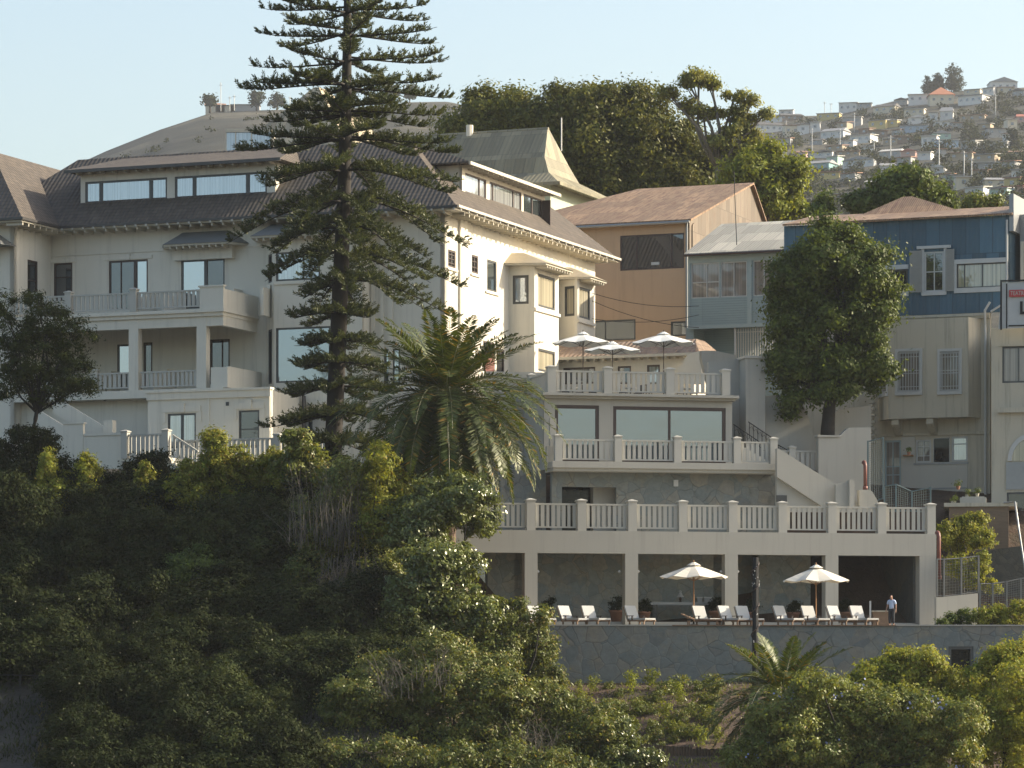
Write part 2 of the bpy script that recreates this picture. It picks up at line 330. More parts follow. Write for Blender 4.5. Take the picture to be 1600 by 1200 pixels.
def make_ground():
    xs = sorted(set(list(np.arange(-1400, -80, 22.0))+list(np.arange(-80, 80, 2.5))+list(np.arange(80, 1400, 22.0))))
    ys = list(np.arange(-400, 80, 40.0))+list(np.arange(80, 260, 2.5))+list(np.arange(260, 1800, 18.0))+[1800.0, 1850.0, 1900.0]
    V = [(x, y, ground(x, y)) for y in ys for x in xs]; nx = len(xs)
    Fc = [(j*nx+i, j*nx+i+1, (j+1)*nx+i+1, (j+1)*nx+i) for j in range(len(ys)-1) for i in range(nx-1)]
    m, nt, bs = nmat('hillside_soil'); v = coords(nt)
    a = noise(nt, coords(nt, sc=(.4, .4, 2.2)), .035, 7, .68); b = noise(nt, v, .35, 6, .7)
    far = ramp(nt, a, [(.40, (.014, .017, .008)), (.48, (.026, .026, .014)), (.56, (.040, .036, .021)), (.64, (.095, .082, .050))])
    near = ramp(nt, b, [(.3, (.045, .04, .022)), (.5, (.075, .046, .03)), (.7, (.105, .064, .042))])
    sp = nt.nodes.new('ShaderNodeSeparateXYZ'); nt.links.new(v, sp.inputs[0])
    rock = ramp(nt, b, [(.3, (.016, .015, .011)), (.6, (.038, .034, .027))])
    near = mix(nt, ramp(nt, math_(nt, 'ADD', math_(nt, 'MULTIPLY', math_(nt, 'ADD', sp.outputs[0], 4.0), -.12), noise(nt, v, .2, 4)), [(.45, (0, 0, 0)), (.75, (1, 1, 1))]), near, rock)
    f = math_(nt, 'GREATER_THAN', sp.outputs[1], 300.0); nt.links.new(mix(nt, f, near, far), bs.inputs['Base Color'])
    bs.inputs['Roughness'].default_value = .95; bump(nt, bs, noise(nt, v, .8, 6, .75), .8, .4)
    me = bpy.data.meshes.new('ground'); me.from_pydata(V, [], Fc); me.update(); me.materials.append(m)
    me.polygons.foreach_set('use_smooth', [True]*len(me.polygons))
    o = bpy.data.objects.new('ground', me); col.objects.link(o); setp(o, kind='structure'); WL[o.name] = Vector((0, 0, 0)); return o
make_ground()

# ------------------------------------------------------------------ building helpers
def pw(F, a, b, c, d, v=0):
    """window box from its columns a..c and rows b..d on plane v of frame F"""
    m = (a+c)/2; return (F.u(a, v), F.u(c, v), F.z(d, m, v), F.z(b, m, v))
def window(F, par, r, v=0, fw=.11, mull=(), trans=(), fm='frame', pm='gsky', bar=.06, name='window', deep=.14, panes=1):
    ua, ub, za, zb = r; f = MB(); v0, v1 = v+.03, v+deep
    f.fbox(F, ua, ua+fw, v0, v1, za, zb).fbox(F, ub-fw, ub, v0, v1, za, zb)
    f.fbox(F, ua+fw, ub-fw, v0, v1, zb-fw, zb).fbox(F, ua+fw, ub-fw, v0, v1, za, za+fw)
    for t in mull: x = ua+(ub-ua)*t; f.fbox(F, x-bar/2, x+bar/2, v0+.01, v1-.01, za+fw, zb-fw)
    for t in trans: z = za+(zb-za)*t; f.fbox(F, ua+fw, ub-fw, v0+.015, v1-.015, z-bar/2, z+bar/2)
    o = f.build(name, M[fm], par)
    MB().fbox(F, ua+fw*.6, ub-fw*.6, v+deep-.045, v+deep-.025, za+fw*.6, zb-fw*.6).build('pane', M[pm], o)
    return o
def balus(F, par, posts, zf, zt, v=0, pwid=.42, pcap=True, slat=.2, gap=.11, mat='white', ends=None, low=.16, solid=(), posth=.14):
    """slatted parapet: rails and slats as one part, every post a part below it"""
    b = MB(); e = ends or (posts[0], posts[-1]); xs = sorted(set(list(posts)+list(e)))
    for a, c in zip(xs[:-1], xs[1:]):
        a2 = a+(pwid/2 if a in posts else 0); c2 = c-(pwid/2 if c in posts else 0); L = c2-a2
        if L < .2: continue
        b.fbox(F, a2, c2, v-.07, v+.07, zt-.10, zt); b.fbox(F, a2, c2, v-.05, v+.05, zf+low, zf+low+.08)
        n = max(1, int(round(L/(slat+gap)))); p = L/n; rr = random.Random(int(a*97)); 
        for k in range(n):
            wd = (p-gap)*(1.0 if k % 2 else .86); x = a2+p*(k+.5)+rr.uniform(-.012, .012); b.fbox(F, x-wd/2, x+wd/2, v-.03, v+.03, zf+low+.08, zt-.10)
    o = b.build('balustrade', M[mat], par)
    for x in posts:
        q = MB().fbox(F, x-pwid/2, x+pwid/2, v-pwid/2, v+pwid/2, zf, zt+posth)
        if pcap:
            w = pwid/2+.05; q.fbox(F, x-w, x+w, v-w, v+w, zt+posth, zt+posth+.07)
            w2 = .04; ring = [(x-w, v-w), (x+w, v-w), (x+w, v+w), (x-w, v+w)]; top = [(x-w2, v-w2), (x+w2, v-w2), (x+w2, v+w2), (x-w2, v+w2)]
            q.hexa([F.pt(a, c, zt+posth+.07) for a, c in ring], [F.pt(a, c, zt+posth+.15) for a, c in top])
        q.build('post', M[mat], o)
    return o
def skirt(F, par, u0, u1, v0, zb, zt, out, mat, tails=True, slope_in=.0):
    """small hipped skirt roof over a bay; back edge on the wall v=0"""
    m = MB().hexa([F.pt(u0-out, 0.0, zb), F.pt(u0-out*.2, v0-out, zb), F.pt(u1+out*.2, v0-out, zb), F.pt(u1+out, 0.0, zb)],
                  [F.pt(u0+.35, 0.0, zt), F.pt(u0+.6, v0*.45, zt), F.pt(u1-.6, v0*.45, zt), F.pt(u1-.35, 0.0, zt)])
    o = m.build('bay_roof', M[mat], par)
    t = MB().hexa([F.pt(u0-out*.9, 0.0, zb-.12), F.pt(u0-out*.2, v0-out*.9, zb-.12), F.pt(u1+out*.2, v0-out*.9, zb-.12), F.pt(u1+out*.9, 0.0, zb-.12)],
                  [F.pt(u0-out*.9, 0.0, zb-.003), F.pt(u0-out*.2, v0-out*.9, zb-.003), F.pt(u1+out*.2, v0-out*.9, zb-.003), F.pt(u1+out*.9, 0.0, zb-.003)])
    n = max(3, int((u1-u0)/.45))
    for k in range(n): x = u0+(u1-u0)*(k+.5)/n; t.fbox(F, x-.05, x+.05, v0-out*.85, v0, zb-.28, zb-.12)
    t.build('rafter_tails', M['fascia'], o); return o

# ------------------------------------------------------------------ hotel main building
Fh = Frame(695, 220, -21.5); Fs = Frame(695, 220, 68.5)
H = thing('hotel_building', 'large cream hotel with tiled mansard roof, slatted balconies and a sunlit right flank', 'hotel', (Fh.o.x, Fh.o.y, 13))
UL = Fh.u(80, 0); VB = -4.8; UW = UL-16
ZE = Fh.z(350, 100, -1.2)*.5+Fs.z(330, 730, -1.2)*.5
ZB = 12.5; LEN = Fs.u(930, 0)
print('hotel eave', ZE, 'UL', UL, 'LEN', LEN, 'px of wing corner', [round(CX+FL*Fh.xy(UL, VB).x/Fh.xy(UL, VB).y)])
wb = MB()
zf2 = Fh.z(482, 340, VB); zf1 = Fh.z(607, 300, VB)
w_front = [dict(r=pw(Fh, 84, 411, 113, 470), trans=(.62,), fm='brown', pm='gdark'),
           dict(r=pw(Fh, 170, 407, 211, 484), mull=(.45,), fm='brown', pm='gdark'), dict(r=pw(Fh, 211, 407, 231, 484), fm='brown', pm='gsky'),
           dict(r=pw(Fh, 283, 404, 321, 482), fm='frame', pm='gsky'), dict(r=pw(Fh, 321, 404, 351, 482), fm='frame', pm='gdark'),
           dict(r=pw(Fh, 183, 538, 204, 606), fm='frame', pm='gsky'), dict(r=pw(Fh, 224, 535, 238, 606), fm='brown', pm='gdark'),
           dict(r=pw(Fh, 328, 530, 359, 600), mull=(.6,), fm='brown', pm='gdark'),
           dict(r=pw(Fh, 651, 527, 663, 536), fm='frame', pm='gdark', fw=.06),
           dict(r=pw(Fh, 600, 545, 625, 600), fm='frame', pm='gsky')]
for q_ in (1, 3): w_front[q_+1]['r'] = (w_front[q_]['r'][1], w_front[q_+1]['r'][1])+w_front[q_]['r'][2:]
wallh(wb, Fh, UL, 0, ZB, ZE, [w['r'] for w in w_front])
# left wing: return wall facing right, and its front
Fr = Frame(0, 1, 0); Fr.o = Fh.xy(UL, VB); Fr.du = Fs.du; Fr.dv = Fs.dv
rt = pw(Fr, 43, 407, 59, 470)
wallh(wb, Fr, 0, -VB, ZB, ZE, [rt])
wallh(wb, Fh, UW, UL, ZB, ZE, [], v=VB)
# side wall with sunlight
w_side = [dict(r=pw(Fs, 700, 391, 712, 418), mull=(.5,), trans=(.25, .5, .75), fm='brown', pm='gdark', bar=.05),
          dict(r=pw(Fs, 737, 399, 747, 427), mull=(.5,), trans=(.33, .66), fm='brown', pm='gdark', bar=.05),
          dict(r=pw(Fs, 761, 407, 776, 455), fm='frame', pm='gsky'),
          dict(r=pw(Fs, 755, 534, 773, 582), fm='brown', pm='gdark', mull=(.5,)), dict(r=pw(Fs, 776, 545, 788, 590), fm='brown', pm='gdark')]
wallh(wb, Fs, 0, LEN, ZB, ZE, [w['r'] for w in w_side])
wallh(wb, Fs, 0, 1, 0, 0, []) if False else None
# back and far side close the block
wb.poly([Fh.pt(UW, LEN, ZB), Fh.pt(UW, LEN, ZE), Fh.pt(0, LEN, ZE), Fh.pt(0, LEN, ZB)]).poly([Fh.pt(UW, VB, ZB), Fh.pt(UW, VB, ZE), Fh.pt(UW, LEN, ZE), Fh.pt(UW, LEN, ZB)])
W0 = wb.build('wall', M['wall'], H)
for w in w_front: window(Fh, H, w.pop('r'), **w)
for w in w_side: window(Fs, H, w.pop('r'), **w)
window(Fr, H, rt, fm='brown', pm='gdark', trans=(.5,))
# sills, pilasters and mouldings
tb = MB()
for px in (583, 597, 611): u = Fh.u(px); tb.fbox(Fh, u-.13, u+.13, -.09, -.002, 15, ZE-.6)
for a, b in ((716, 727),): tb.fbox(Fs, Fs.u(a), Fs.u(b), -.16, -.002, 15, ZE-.3)
for a, y, b in ((698, 420, 714), (735, 429, 749), (758, 457, 779)): z = Fs.z(y, (a+b)/2); tb.fbox(Fs, Fs.u(a), Fs.u(b), -.1, -.003, z-.12, z)
for a, b, y in ((163, 238, 400), (277, 356, 398), (78, 119, 405)):
    z = Fh.z(y, (a+b)/2); tb.fbox(Fh, Fh.u(a), Fh.u(b), -.07, -.002, z-.22, z); m_ = Fh.u((a+b)/2); tb.fbox(Fh, m_-.15, m_+.15, -.12, -.004, z-.25, z+.12)
z = Fh.z(383, 300); tb.fbox(Fh, UL+.05, Fh.u(408), -.06, -.003, ZE-1.75, ZE-1.62)
tb.build('moulding', M['wall'], H)
# window bay of the right-hand front
zb0, zb1 = Fh.z(600, 480, -1.2), Fh.z(372, 460, -1.2)
b = MB(); ua, ub = Fh.u(428, -1.2), Fh.u(566, -1.2); u9 = ua-1.1
f1 = pw(Fh, 431, 393, 500, 438, -1.2); f2 = pw(Fh, 431, 511, 516, 597, -1.2); f3 = pw(Fh, 431, 643, 512, 706, -1.2)
wallh(b, Fh, ua, ub, ZB, zb1+.25, [f1, f2, f3], v=-1.2, th=.25)
Fb = Frame(0, 1, 0); p0 = Fh.xy(u9, 0); p1 = Fh.xy(ua, -1.2); Fb.o = p0; Fb.du = (p1-p0).normalized(); Fb.dv = Vector((-Fb.du.y, Fb.du.x)); LB = (p1-p0).length
s1 = (LB*.25, LB*.75, f1[2], f1[3]); s2 = (LB*.25, LB*.75, f2[2], f2[3])
wallh(b, Fb, 0, LB, ZB, zb1+.25, [s1, s2], th=.2)
b.poly([Fh.pt(ub, -1.2, ZB), Fh.pt(ub, 0, ZB), Fh.pt(ub, 0, zb1+.25), Fh.pt(ub, -1.2, zb1+.25)])
b.fbox(Fh, ua-.1, ub+.1, -1.4, -1.201, f3[3]+.35, f3[3]+.6).fbox(Fh, ua-.05, ub+.05, -1.3, -1.202, f1[2]-.22, f1[2]-.08)
bay = b.build('front_bay', M['wall'], H)
for r_, k in ((f1, dict(mull=(.62,), pm='gcur')), (f2, dict(pm='gbig')), (f3, dict(mull=(.55,), pm='gsky'))): window(Fh, bay, r_, v=-1.2, **k) if False else window(Fh, H, r_, v=-1.2, **k)
for r_ in (s1, s2): window(Fb, H, r_, fm='frame', pm='gdark')
skirt(Fh, H, u9, ub, -1.2, zb1+.15, zb1+1.0, .8, 'skirt')
# small bay and skirt roof above the upper balcony
ua, ub = Fh.u(270, -.5), Fh.u(362, -.5); z0 = Fh.z(381, 310, -1); MB().fbox(Fh, ua, ub, -.45, -.004, z0-.9, z0).build('bay_head', M['wall'], H)
skirt(Fh, H, ua, ub, -.5, z0, Fh.z(362, 310, -.3), 1.0, 'skirt')
ua, ub = Fh.u(-90, VB), Fh.u(0, VB-.5); z0 = Fh.z(383, 0, VB-1)
m = MB().hexa([Fh.pt(ua, VB-.01, z0), Fh.pt(ua, VB-1.4, z0), Fh.pt(ub+.6, VB-1.4, z0), Fh.pt(ub+.9, VB-.01, z0)], [Fh.pt(ua, VB-.01, z0+.8), Fh.pt(ua, VB-.5, z0+.8), Fh.pt(ub-.6, VB-.5, z0+.8), Fh.pt(ub-.3, VB-.01, z0+.8)]); m.build('bay_roof', M['skirt'], H)
# --- roof
OV = 1.25
def hip(mb, u0, u1, v0, v1, zb, zt, ins): mb.hexa([Fh.pt(u0, v0, zb), Fh.pt(u1, v0, zb), Fh.pt(u1, v1, zb), Fh.pt(u0, v1, zb)], [Fh.pt(u0+ins, v0+ins, zt), Fh.pt(u1-ins, v0+ins, zt), Fh.pt(u1-ins, v1-ins, zt), Fh.pt(u0+ins, v1-ins, zt)])
ZT = ZE+5.1; INS = 5.6
rb = MB(); hip(rb, UL-6, OV, -OV, LEN+OV, ZE, ZT, INS); roof = rb.build('roof', M['tile'], H)
rb = MB(); hip(rb, UW-1, UL+OV, VB-OV, LEN*.7, ZE, ZE+5.1, 5.0); roof2 = rb.build('roof', M['tile'], H)
gb = MB()
def eave(mb, u0, u1, v0, v1, t=.14, h=.26): mb.fbox(Fh, u0-t, u1+t, v0-t, v1+t, ZE-h+.1, ZE-.004)
eave(gb, UL+OV+.14, OV, -OV, LEN+OV); eave(gb, UW-1, UL+OV, VB-OV, LEN*.7-.5); gb.build('gutter', M['gutter'], H)
sb = MB(); sb.fbox(Fh, UL+OV, OV-.01, -OV+.01, LEN+OV-.01, ZE-.26, ZE-.165).fbox(Fh, UW-1, UL+OV-.01, VB-OV+.01, -.02, ZE-.27, ZE-.165)
n = int((0-UL)/.75)
for k in range(n+1): u = UL+OV+.3+k*.75; (sb.fbox(Fh, u-.05, u+.05, -OV+.06, -.01, ZE-.46, ZE-.26) if u < 1 else None)
for k in range(int(LEN/.8)): u = .3+k*.8; sb.fbox(Fs, u-.05, u+.05, -OV+.06, -.01, ZE-.46, ZE-.26)
for k in range(8): u = -1+k*.75; sb.fbox(Fr, u-.05, u+.05, -OV+.06, -.01, ZE-.47, ZE-.27)
sb.build('soffit', M['fascia'], H)
tl = MB()
for k in range(n+1):
    u = UL+OV+.3+k*.75
    if u < OV: tl.fbox(Fh, u-.06, u+.06, -OV-.20, -OV-.141, ZE-.3, ZE-.17)
for k in range(int(LEN/1.3)+2): u = -.9+k*1.3; tl.fbox(Fs, u-.05, u+.05, -OV-.21, -OV-.141, ZE-.30, ZE-.19)
tl.build('rafter_ends', M['white'], H)
MB().fbox(Fs, -OV, LEN+OV, -OV-.2, -OV-.142, ZE-.13, ZE+.02).build('eave_board', M['fascia'], H)
# --- dormers
def dormer(F, ua, ub, v, z0, z1, wins, ov=.75, zroof=None, vback=4.6):
    b = MB(); wallh(b, F, ua, ub, z0-1.2, z1, wins, v=v, th=.2)
    for u in (ua, ub): b.poly([F.pt(u, v, z0-1.2), F.pt(u, v, z1), F.pt(u, v+3.2, z1), F.pt(u, v+1.2, z0-.6)])
    d = b.build('dormer', M['wall'], H)
    r = MB().hexa([F.pt(ua-ov, v-ov, z1), F.pt(ub+ov, v-ov, z1), F.pt(ub+ov, v+vback, z1+.05), F.pt(ua-ov, v+vback, z1+.05)], [F.pt(ua-ov, v-ov, z1+.12), F.pt(ub+ov, v-ov, z1+.12), F.pt(ub+ov-1.2, v+vback, zroof), F.pt(ua-ov+2.4, v+vback, zroof)])
    r.build('dormer_roof', M['tile'], d)
    e = MB().fbox(F, ua-ov, ub+ov, v-ov-.14, v-ov-.005, z1-.10, z1+.1); e.build('gutter', M['gutter' if F is Fh else 'fascia'], d)
    t = MB()
    for k in range(int((ub-ua)/.85)+1): u = ua+.1+k*.85; t.fbox(F, u-.05, u+.05, v-ov+.02, v-.01, z1-.2, z1-.01)
    t.build('rafter_tails', M['fascia'], d)
    return d
vd = 0.6; zde = Fh.z(263, 200, vd-.7)
rs = [pw(Fh, 133, 284, 261, 328, vd), pw(Fh, 273, 272, 417, 317, vd)]
z0, z1 = min(r[2] for r in rs), max(r[3] for r in rs)
rs = [(r[0], r[1], z0, z1) for r in rs]
zde = max(zde, z1+.35)
d1 = dormer(Fh, Fh.u(126, vd), Fh.u(430, vd), vd, z0, zde, rs, zroof=ZT+.15)
for r_, ml in zip(rs, ((.19, .80), (.21, .79))): window(Fh, H, r_, v=vd, mull=ml, pm='gcur', fw=.12, bar=.24)
zs = Fs.z(262, 726, vd-.75); vs_ = .6
rs = [pw(Fs, 727, 283, 760, 320, vs_), pw(Fs, 765, 292, 815, 340, vs_), pw(Fs, 818, 306, 847, 350, vs_)]
z0, z1 = rs[1][2], rs[1][3]; rs = [(r[0], r[1], z0, z1) for r in rs]; zs = z1+.4
print('dormer z', z0, z1, 'front', zde, 'ZT', ZT)
d2 = dormer(Fs, Fs.u(722, vs_), Fs.u(851, vs_), vs_, z0, zs, rs, zroof=ZT+.3)
for r_, ml, g in zip(rs, ((.7,), (.12, .76), (.5,)), ('gcur', 'gcur', 'gsky')): window(Fs, H, r_, v=vs_, mull=ml, pm=g, fm='brown', fw=.1, bar=.12)
sash = MB().fbox(Fs, rs[2][1]-.05, rs[2][1]+.05, vs_-.6, vs_-.02, z0+.05, z1-.05).build('open_sash', M['brown'], H)
# --- bays on the sunny side
def side_bay(pa, pb, pc, v, z0, ztop, wl, wf, roof_mat='skirtl', wr=None, lower=None):
    """pa: column where the left cheek meets the wall, pb: outer corner, pc: far outer corner"""
    b = MB(); A = Fs.u(pa, 0); B = Fs.u(pb, v); C_ = Fs.u(pc, v)
    q0, q1 = Fs.xy(A, 0), Fs.xy(B, v); G = Frame(0, 1, 0); G.o = q0; G.du = (q1-q0).normalized(); G.dv = Vector((-G.du.y, G.du.x)); L = (q1-q0).length
    rl = pw(G, *wl); rf = [pw(Fs, *x, v) for x in wf]
    wallh(b, G, 0, L, z0, ztop, [rl], th=.2); wallh(b, Fs, B, C_, z0, ztop, rf, v=v, th=.2)
    D = C_+(B-A); b.poly([Fs.pt(C_, v, z0), Fs.pt(D, 0, z0), Fs.pt(D, 0, ztop), Fs.pt(C_, v, ztop)])
    for r in rf[:1]: b.fbox(Fs, B-.03, C_+.08, v-.12, v-.001, r[2]-.35, r[2]-.15)
    o = b.build('side_bay', M['wall'], H)
    window(G, H, rl, fm='frame', pm='gcur' if lower else 'gwarm', fw=.16)
    for r in rf: window(Fs, H, r, v=v, fm='frame', pm='gwarm', fw=.14)
    skirt(Fs, H, B+(A-B)*.5, C_+(B-A)*.3, v, ztop-.05, ztop+.75, 1.0, roof_mat)
    return A, B, C_, D
side_bay(795, 835, 873, -1.7, ZB, Fs.z(411, 835, -1.7), (801, 430, 826, 475), [(841, 431, 867, 482), (841, 547, 867, 582)], lower=True)
side_bay(874, 902, 928, -1.5, ZB, Fs.z(432, 902, -1.5), (882, 447, 898, 494), [(905, 450, 922, 498)])
r_ = pw(Fs, 804, 545, 829, 575); 
# --- balconies on the shaded front
zc1 = Fh.z(500, 340, VB)
b = MB(); uR = Fh.u(350, VB); uB0 = UL+.02
b.fbox(Fh, uB0, uR, VB-.15, -.003, zf2-.45, zf2)                                  # upper slab
b.fbox(Fh, uB0, uR+.12, VB-.3, -.002, zf2-.22, zf2-.04)
b.fbox(Fh, uB0, uR-.05, VB, VB+.35, zf2-1.05, zf2-.45); b.fbox(Fh, uR-.4, uR-.05, VB+.35, -.004, zf2-1.05, zf2-.45)
b.fbox(Fh, uB0, uR-.02, VB-.1, -.005, zf1-.5, zf1)                                # lower slab
for p in (211, 317): u = Fh.u(p, VB+.2); b.fbox(Fh, u-.33, u+.33, VB-.02, VB+.5, zf1, zf2-.45)
balc = b.build('balcony', M['wall'], H)
pz = zf2+1.22
b = MB(); b.fbox(Fh, Fh.u(313, VB), uR, VB-.1, VB+.12, zf2, pz+.12).fbox(Fh, Fh.u(311, VB), uR+.06, VB-.16, VB+.2, pz+.12, pz+.22)
b.fbox(Fh, uR-.2, uR, VB+.121, -.01, zf2, pz-.02)
# dividing walls with stepped tops between rooms
for p, zf in ((225, zf2), (272, zf2), (360, zf2), (168, zf1), (255, zf1)):
    u = Fh.u(p, -1.5); dw = MB(); dw.fbox(Fh, u-.09, u+.09, -3.0, -.006, zf, zf+1.25).fbox(Fh, u-.1, u+.1, -1.2, -.005, zf+1.25, zf+1.65).fbox(Fh, u-.12, u+.12, -1.6, -1.2, zf+1.25, zf+1.4); dw.build('dividing_wall', M['wall'], H)
u = Fh.u(342, VB); b.fbox(Fh, Fh.u(330, VB), Fh.u(356, VB), VB-.05, VB+.15, zf1, zf1+1.25).fbox(Fh, Fh.u(356, VB)-.2, Fh.u(356, VB), VB+.151, -.01, zf1, zf1+1.3)
for k, (dz, dv) in enumerate(((.5, -.6), (.25, -1.2))): b.fbox(Fh, uR+1.1, uR+1.3, dv*1.6, -.01, zf2-.2, zf2+1.3+dz)
b.build('parapet', M['wall'], H)
balus(Fh, H, [Fh.u(p, VB) for p in (56, 108, 210)], zf2, pz, VB, ends=(uB0, Fh.u(313, VB)))
balus(Fh, H, [Fh.u(p, VB) for p in (149,)], zf1, zf1+1.15, VB+.1, ends=(uB0, Fh.u(204, VB)), pwid=.3)
balus(Fh, H, [], zf1, zf1+1.15, VB+.1, ends=(Fh.u(219, VB), Fh.u(308, VB)), pwid=.3)
# --- one-storey front block with its doors
zl = Fh.z(611, 330, VB-1.2)
v1 = VB-1.2; r1 = pw(Fh, 262, 646, 306, 700, v1); r2 = pw(Fh, 373, 641, 405, 700, v1)
b = MB(); u0, u1 = Fh.u(231, v1), Fh.u(421, v1); wallh(b, Fh, u0, u1, ZB, zl-.02, [r1, r2], v=v1, th=.3)
b.poly([Fh.pt(u1, v1, ZB), Fh.pt(u1, -1, ZB), Fh.pt(u1, -1, zl-.02), Fh.pt(u1, v1, zl-.02)])
b.poly([Fh.pt(u0, v1, zl-.02), Fh.pt(u1, v1, zl-.02), Fh.pt(u1, -.01, zl-.02), Fh.pt(u0, -.01, zl-.02)])
b.fbox(Fh, u0-.1, u1+.15, v1-.2, v1+.35, zl-.018, zl+.12).fbox(Fh, u0-.05, u1+.1, v1-.12, v1-.002, zl-.45, zl-.02).fbox(Fh, Fh.u(326, v1)-.08, Fh.u(326, v1)+.08, v1-.06, v1-.003, ZB, zl-.45)
for r in (r1, r2):
    z = r[3]+.08; b.fbox(Fh, r[0]-.35, r[1]+.35, v1-.07, v1-.004, z, z+.38).fbox(Fh, (r[0]+r[1])/2-.22, (r[0]+r[1])/2+.22, v1-.13, v1-.0045, z-.02, z+.55)
    b.fbox(Fh, r[0]-.4, r[0]-.12, v1-.05, v1-.005, z-.65, z-.002).fbox(Fh, r[1]+.12, r[1]+.4, v1-.05, v1-.005, z-.65, z-.002)
low = b.build('ground_floor_wing', M['wall'], H)
window(Fh, H, r1, v=v1, mull=(.5,), bar=.16, pm='gcur'); window(Fh, H, r2, v=v1, pm='gdark', fm='frame', fw=.1, trans=(.5,))
MB().fbox(Fh, Fh.u(353, v1), Fh.u(358, v1), v1-.03, v1-.004, Fh.z(634, 355, v1), Fh.z(628, 355, v1)).build('wall_vent', M['frame'], H)
MB().tube([Fh.pt(Fh.u(427, v1), -1.6, ZB), Fh.pt(Fh.u(427, v1), -1.6, zl-.1), Fh.pt(Fh.u(424, v1), -2.2, zl+.1)], .13, 8).build('drainpipe', M['gutter'], H)
# far-left ground storey wall
b = MB(); u0 = Fh.u(120, VB+.8); b.fbox(Fh, UL, Fh.u(231, v1), VB+.9, VB+1.1, ZB, zf1-.5); b.build('undercroft_wall', M['wall'], H)
# lantern and red door on the side terrace
MB().fbox(Fs, Fs.u(757), Fs.u(771), -.06, -.01, 15.0, Fs.z(552, 764)).build('door', M['pipe'], H)
lp = Fs.pt(Fs.u(799), -.8, Fs.z(561, 799)); MB().tube([lp+Vector((-.5, .3, .35)), lp+Vector((0, 0, .4)), lp+Vector((0, 0, .2))], .03).lathe([(.05, .2), (.17, .1), (.15, -.1), (.1, -.25), (.02, -.32)], lp, 6).build('wall_lantern', M['white'], H)

# ------------------------------------------------------------------ entrance terrace and steps in front of the hotel (left)
T = thing('entrance_terrace', 'cream terrace with solid parapets, slatted railing and steps below the hotel balconies', 'terrace', Fh.pt(Fh.u(220, -10), -10, 10))
vt = -10.5; F = Fh; zr = F.z(678, 230, vt); zfl = F.z(716, 230, vt)
b = MB(); b.fbox(F, F.u(187, vt), F.u(266, vt), vt-.1, v1-.02, zfl-.16, zfl); b.fbox(F, F.u(125, vt), F.u(187, vt)-.003, vt+.4, v1-.03, 9, zfl-.02)
b.fbox(F, F.u(195, vt), F.u(262, vt), vt+1.3, vt+1.6, 9, zfl-.161)
b.fbox(F, F.u(268, vt), F.u(500, vt), vt+2.2, v1-.021, 9, zfl-.35)
t = b.build('slab', M['wall'], T)
b = MB(); b.fbox(F, F.u(95, vt), F.u(126, vt), vt+.3, vt+.55, 9, F.z(662, 110, vt)).fbox(F, F.u(93, vt), F.u(128, vt), vt+.24, vt+.6, F.z(662, 110, vt), F.z(660, 110, vt))
b.fbox(F, F.u(126, vt)+.01, F.u(188, vt), vt+.32, vt+.55, 9, F.z(680, 157, vt)).fbox(F, F.u(128, vt), F.u(188, vt), vt+.26, vt+.6, F.z(680, 157, vt), F.z(676, 157, vt))
# sloping parapet of the rising stair
p = [(85, 640), (85, 622), (166, 672), (176, 690)]; b.fprism(F, [(F.u(a, -7.5), F.z(c, a, -7.5)) for a, c in ((84, 645), (176, 700), (166, 668), (84, 618))], -7.6, -7.4)
b.fprism(F, [(F.u(a, -8.9), F.z(c, a, -8.9)) for a, c in ((60, 668), (140, 715), (140, 690), (60, 640))], -9.0, -8.8)
b.fbox(F, F.u(164, -8), F.u(178, -8), -8.2, -7.7, 12, F.z(657, 170, -8)); b.build('parapet', M['wall'], T)
balus(F, T, [F.u(196, vt), F.u(260, vt)], zfl, zr, vt, pwid=.42)
v2 = vt+2.1; zq = zfl-.35
balus(F, T, [F.u(434, v2)], F.z(718, 350, v2), F.z(686, 350, v2), v2, pwid=.4, ends=(F.u(276, v2), F.u(520, v2)))
b = MB(); u0 = F.u(270, vt+1)
for k in range(9): b.fbox(F, u0+.3*k, u0+.3*k+.3, vt+.2, vt+1.8, 9, zfl-.15-.17*k)
b.build('steps', M['trim'], T)
s = MB(); ua, ub = F.u(268, vt), F.u(308, vt); za, zb_ = zr-.05, F.z(704, 308, vt)
s.fprism(F, [(ua, za-.1), (ub, zb_-.1), (ub, zb_), (ua, za)], vt+.1, vt+.22)
for k in range(6):
    x = ua+(ub-ua)*(k+.4)/6; zt = za+(zb_-za)*(k+.4)/6; s.fbox(F, x-.07, x+.07, vt+.13, vt+.19, zt-1.0, zt-.1)
s.build('stair_railing', M['white'], T)
# ------------------------------------------------------------------ things on the hotel's roofs behind
def glassbox():
    Y = 232; o = thing('roof_lantern', 'small glazed box with copper coloured corner posts standing on the hotel roof', 'skylight', P(380, 235, Y))
    a, c = P(352, 237, Y), P(352, 204, Y); w = P(425, 237, Y).x-a.x
    MB().box(a.x+.08, a.x+w-.08, Y+.08, Y+3.0, a.z-1, c.z-.1).build('glazing', M['gcur'], o)
    f = MB()
    for x in (a.x, a.x+.63, a.x+w*.55, a.x+w-.07): f.box(x, x+.07, Y, Y+.07, a.z-1, c.z-.1)
    f.box(a.x, a.x+w, Y-.05, Y+3.1, c.z-.1, c.z+.1); f.build('frame', M['fascia'], o)
glassbox()
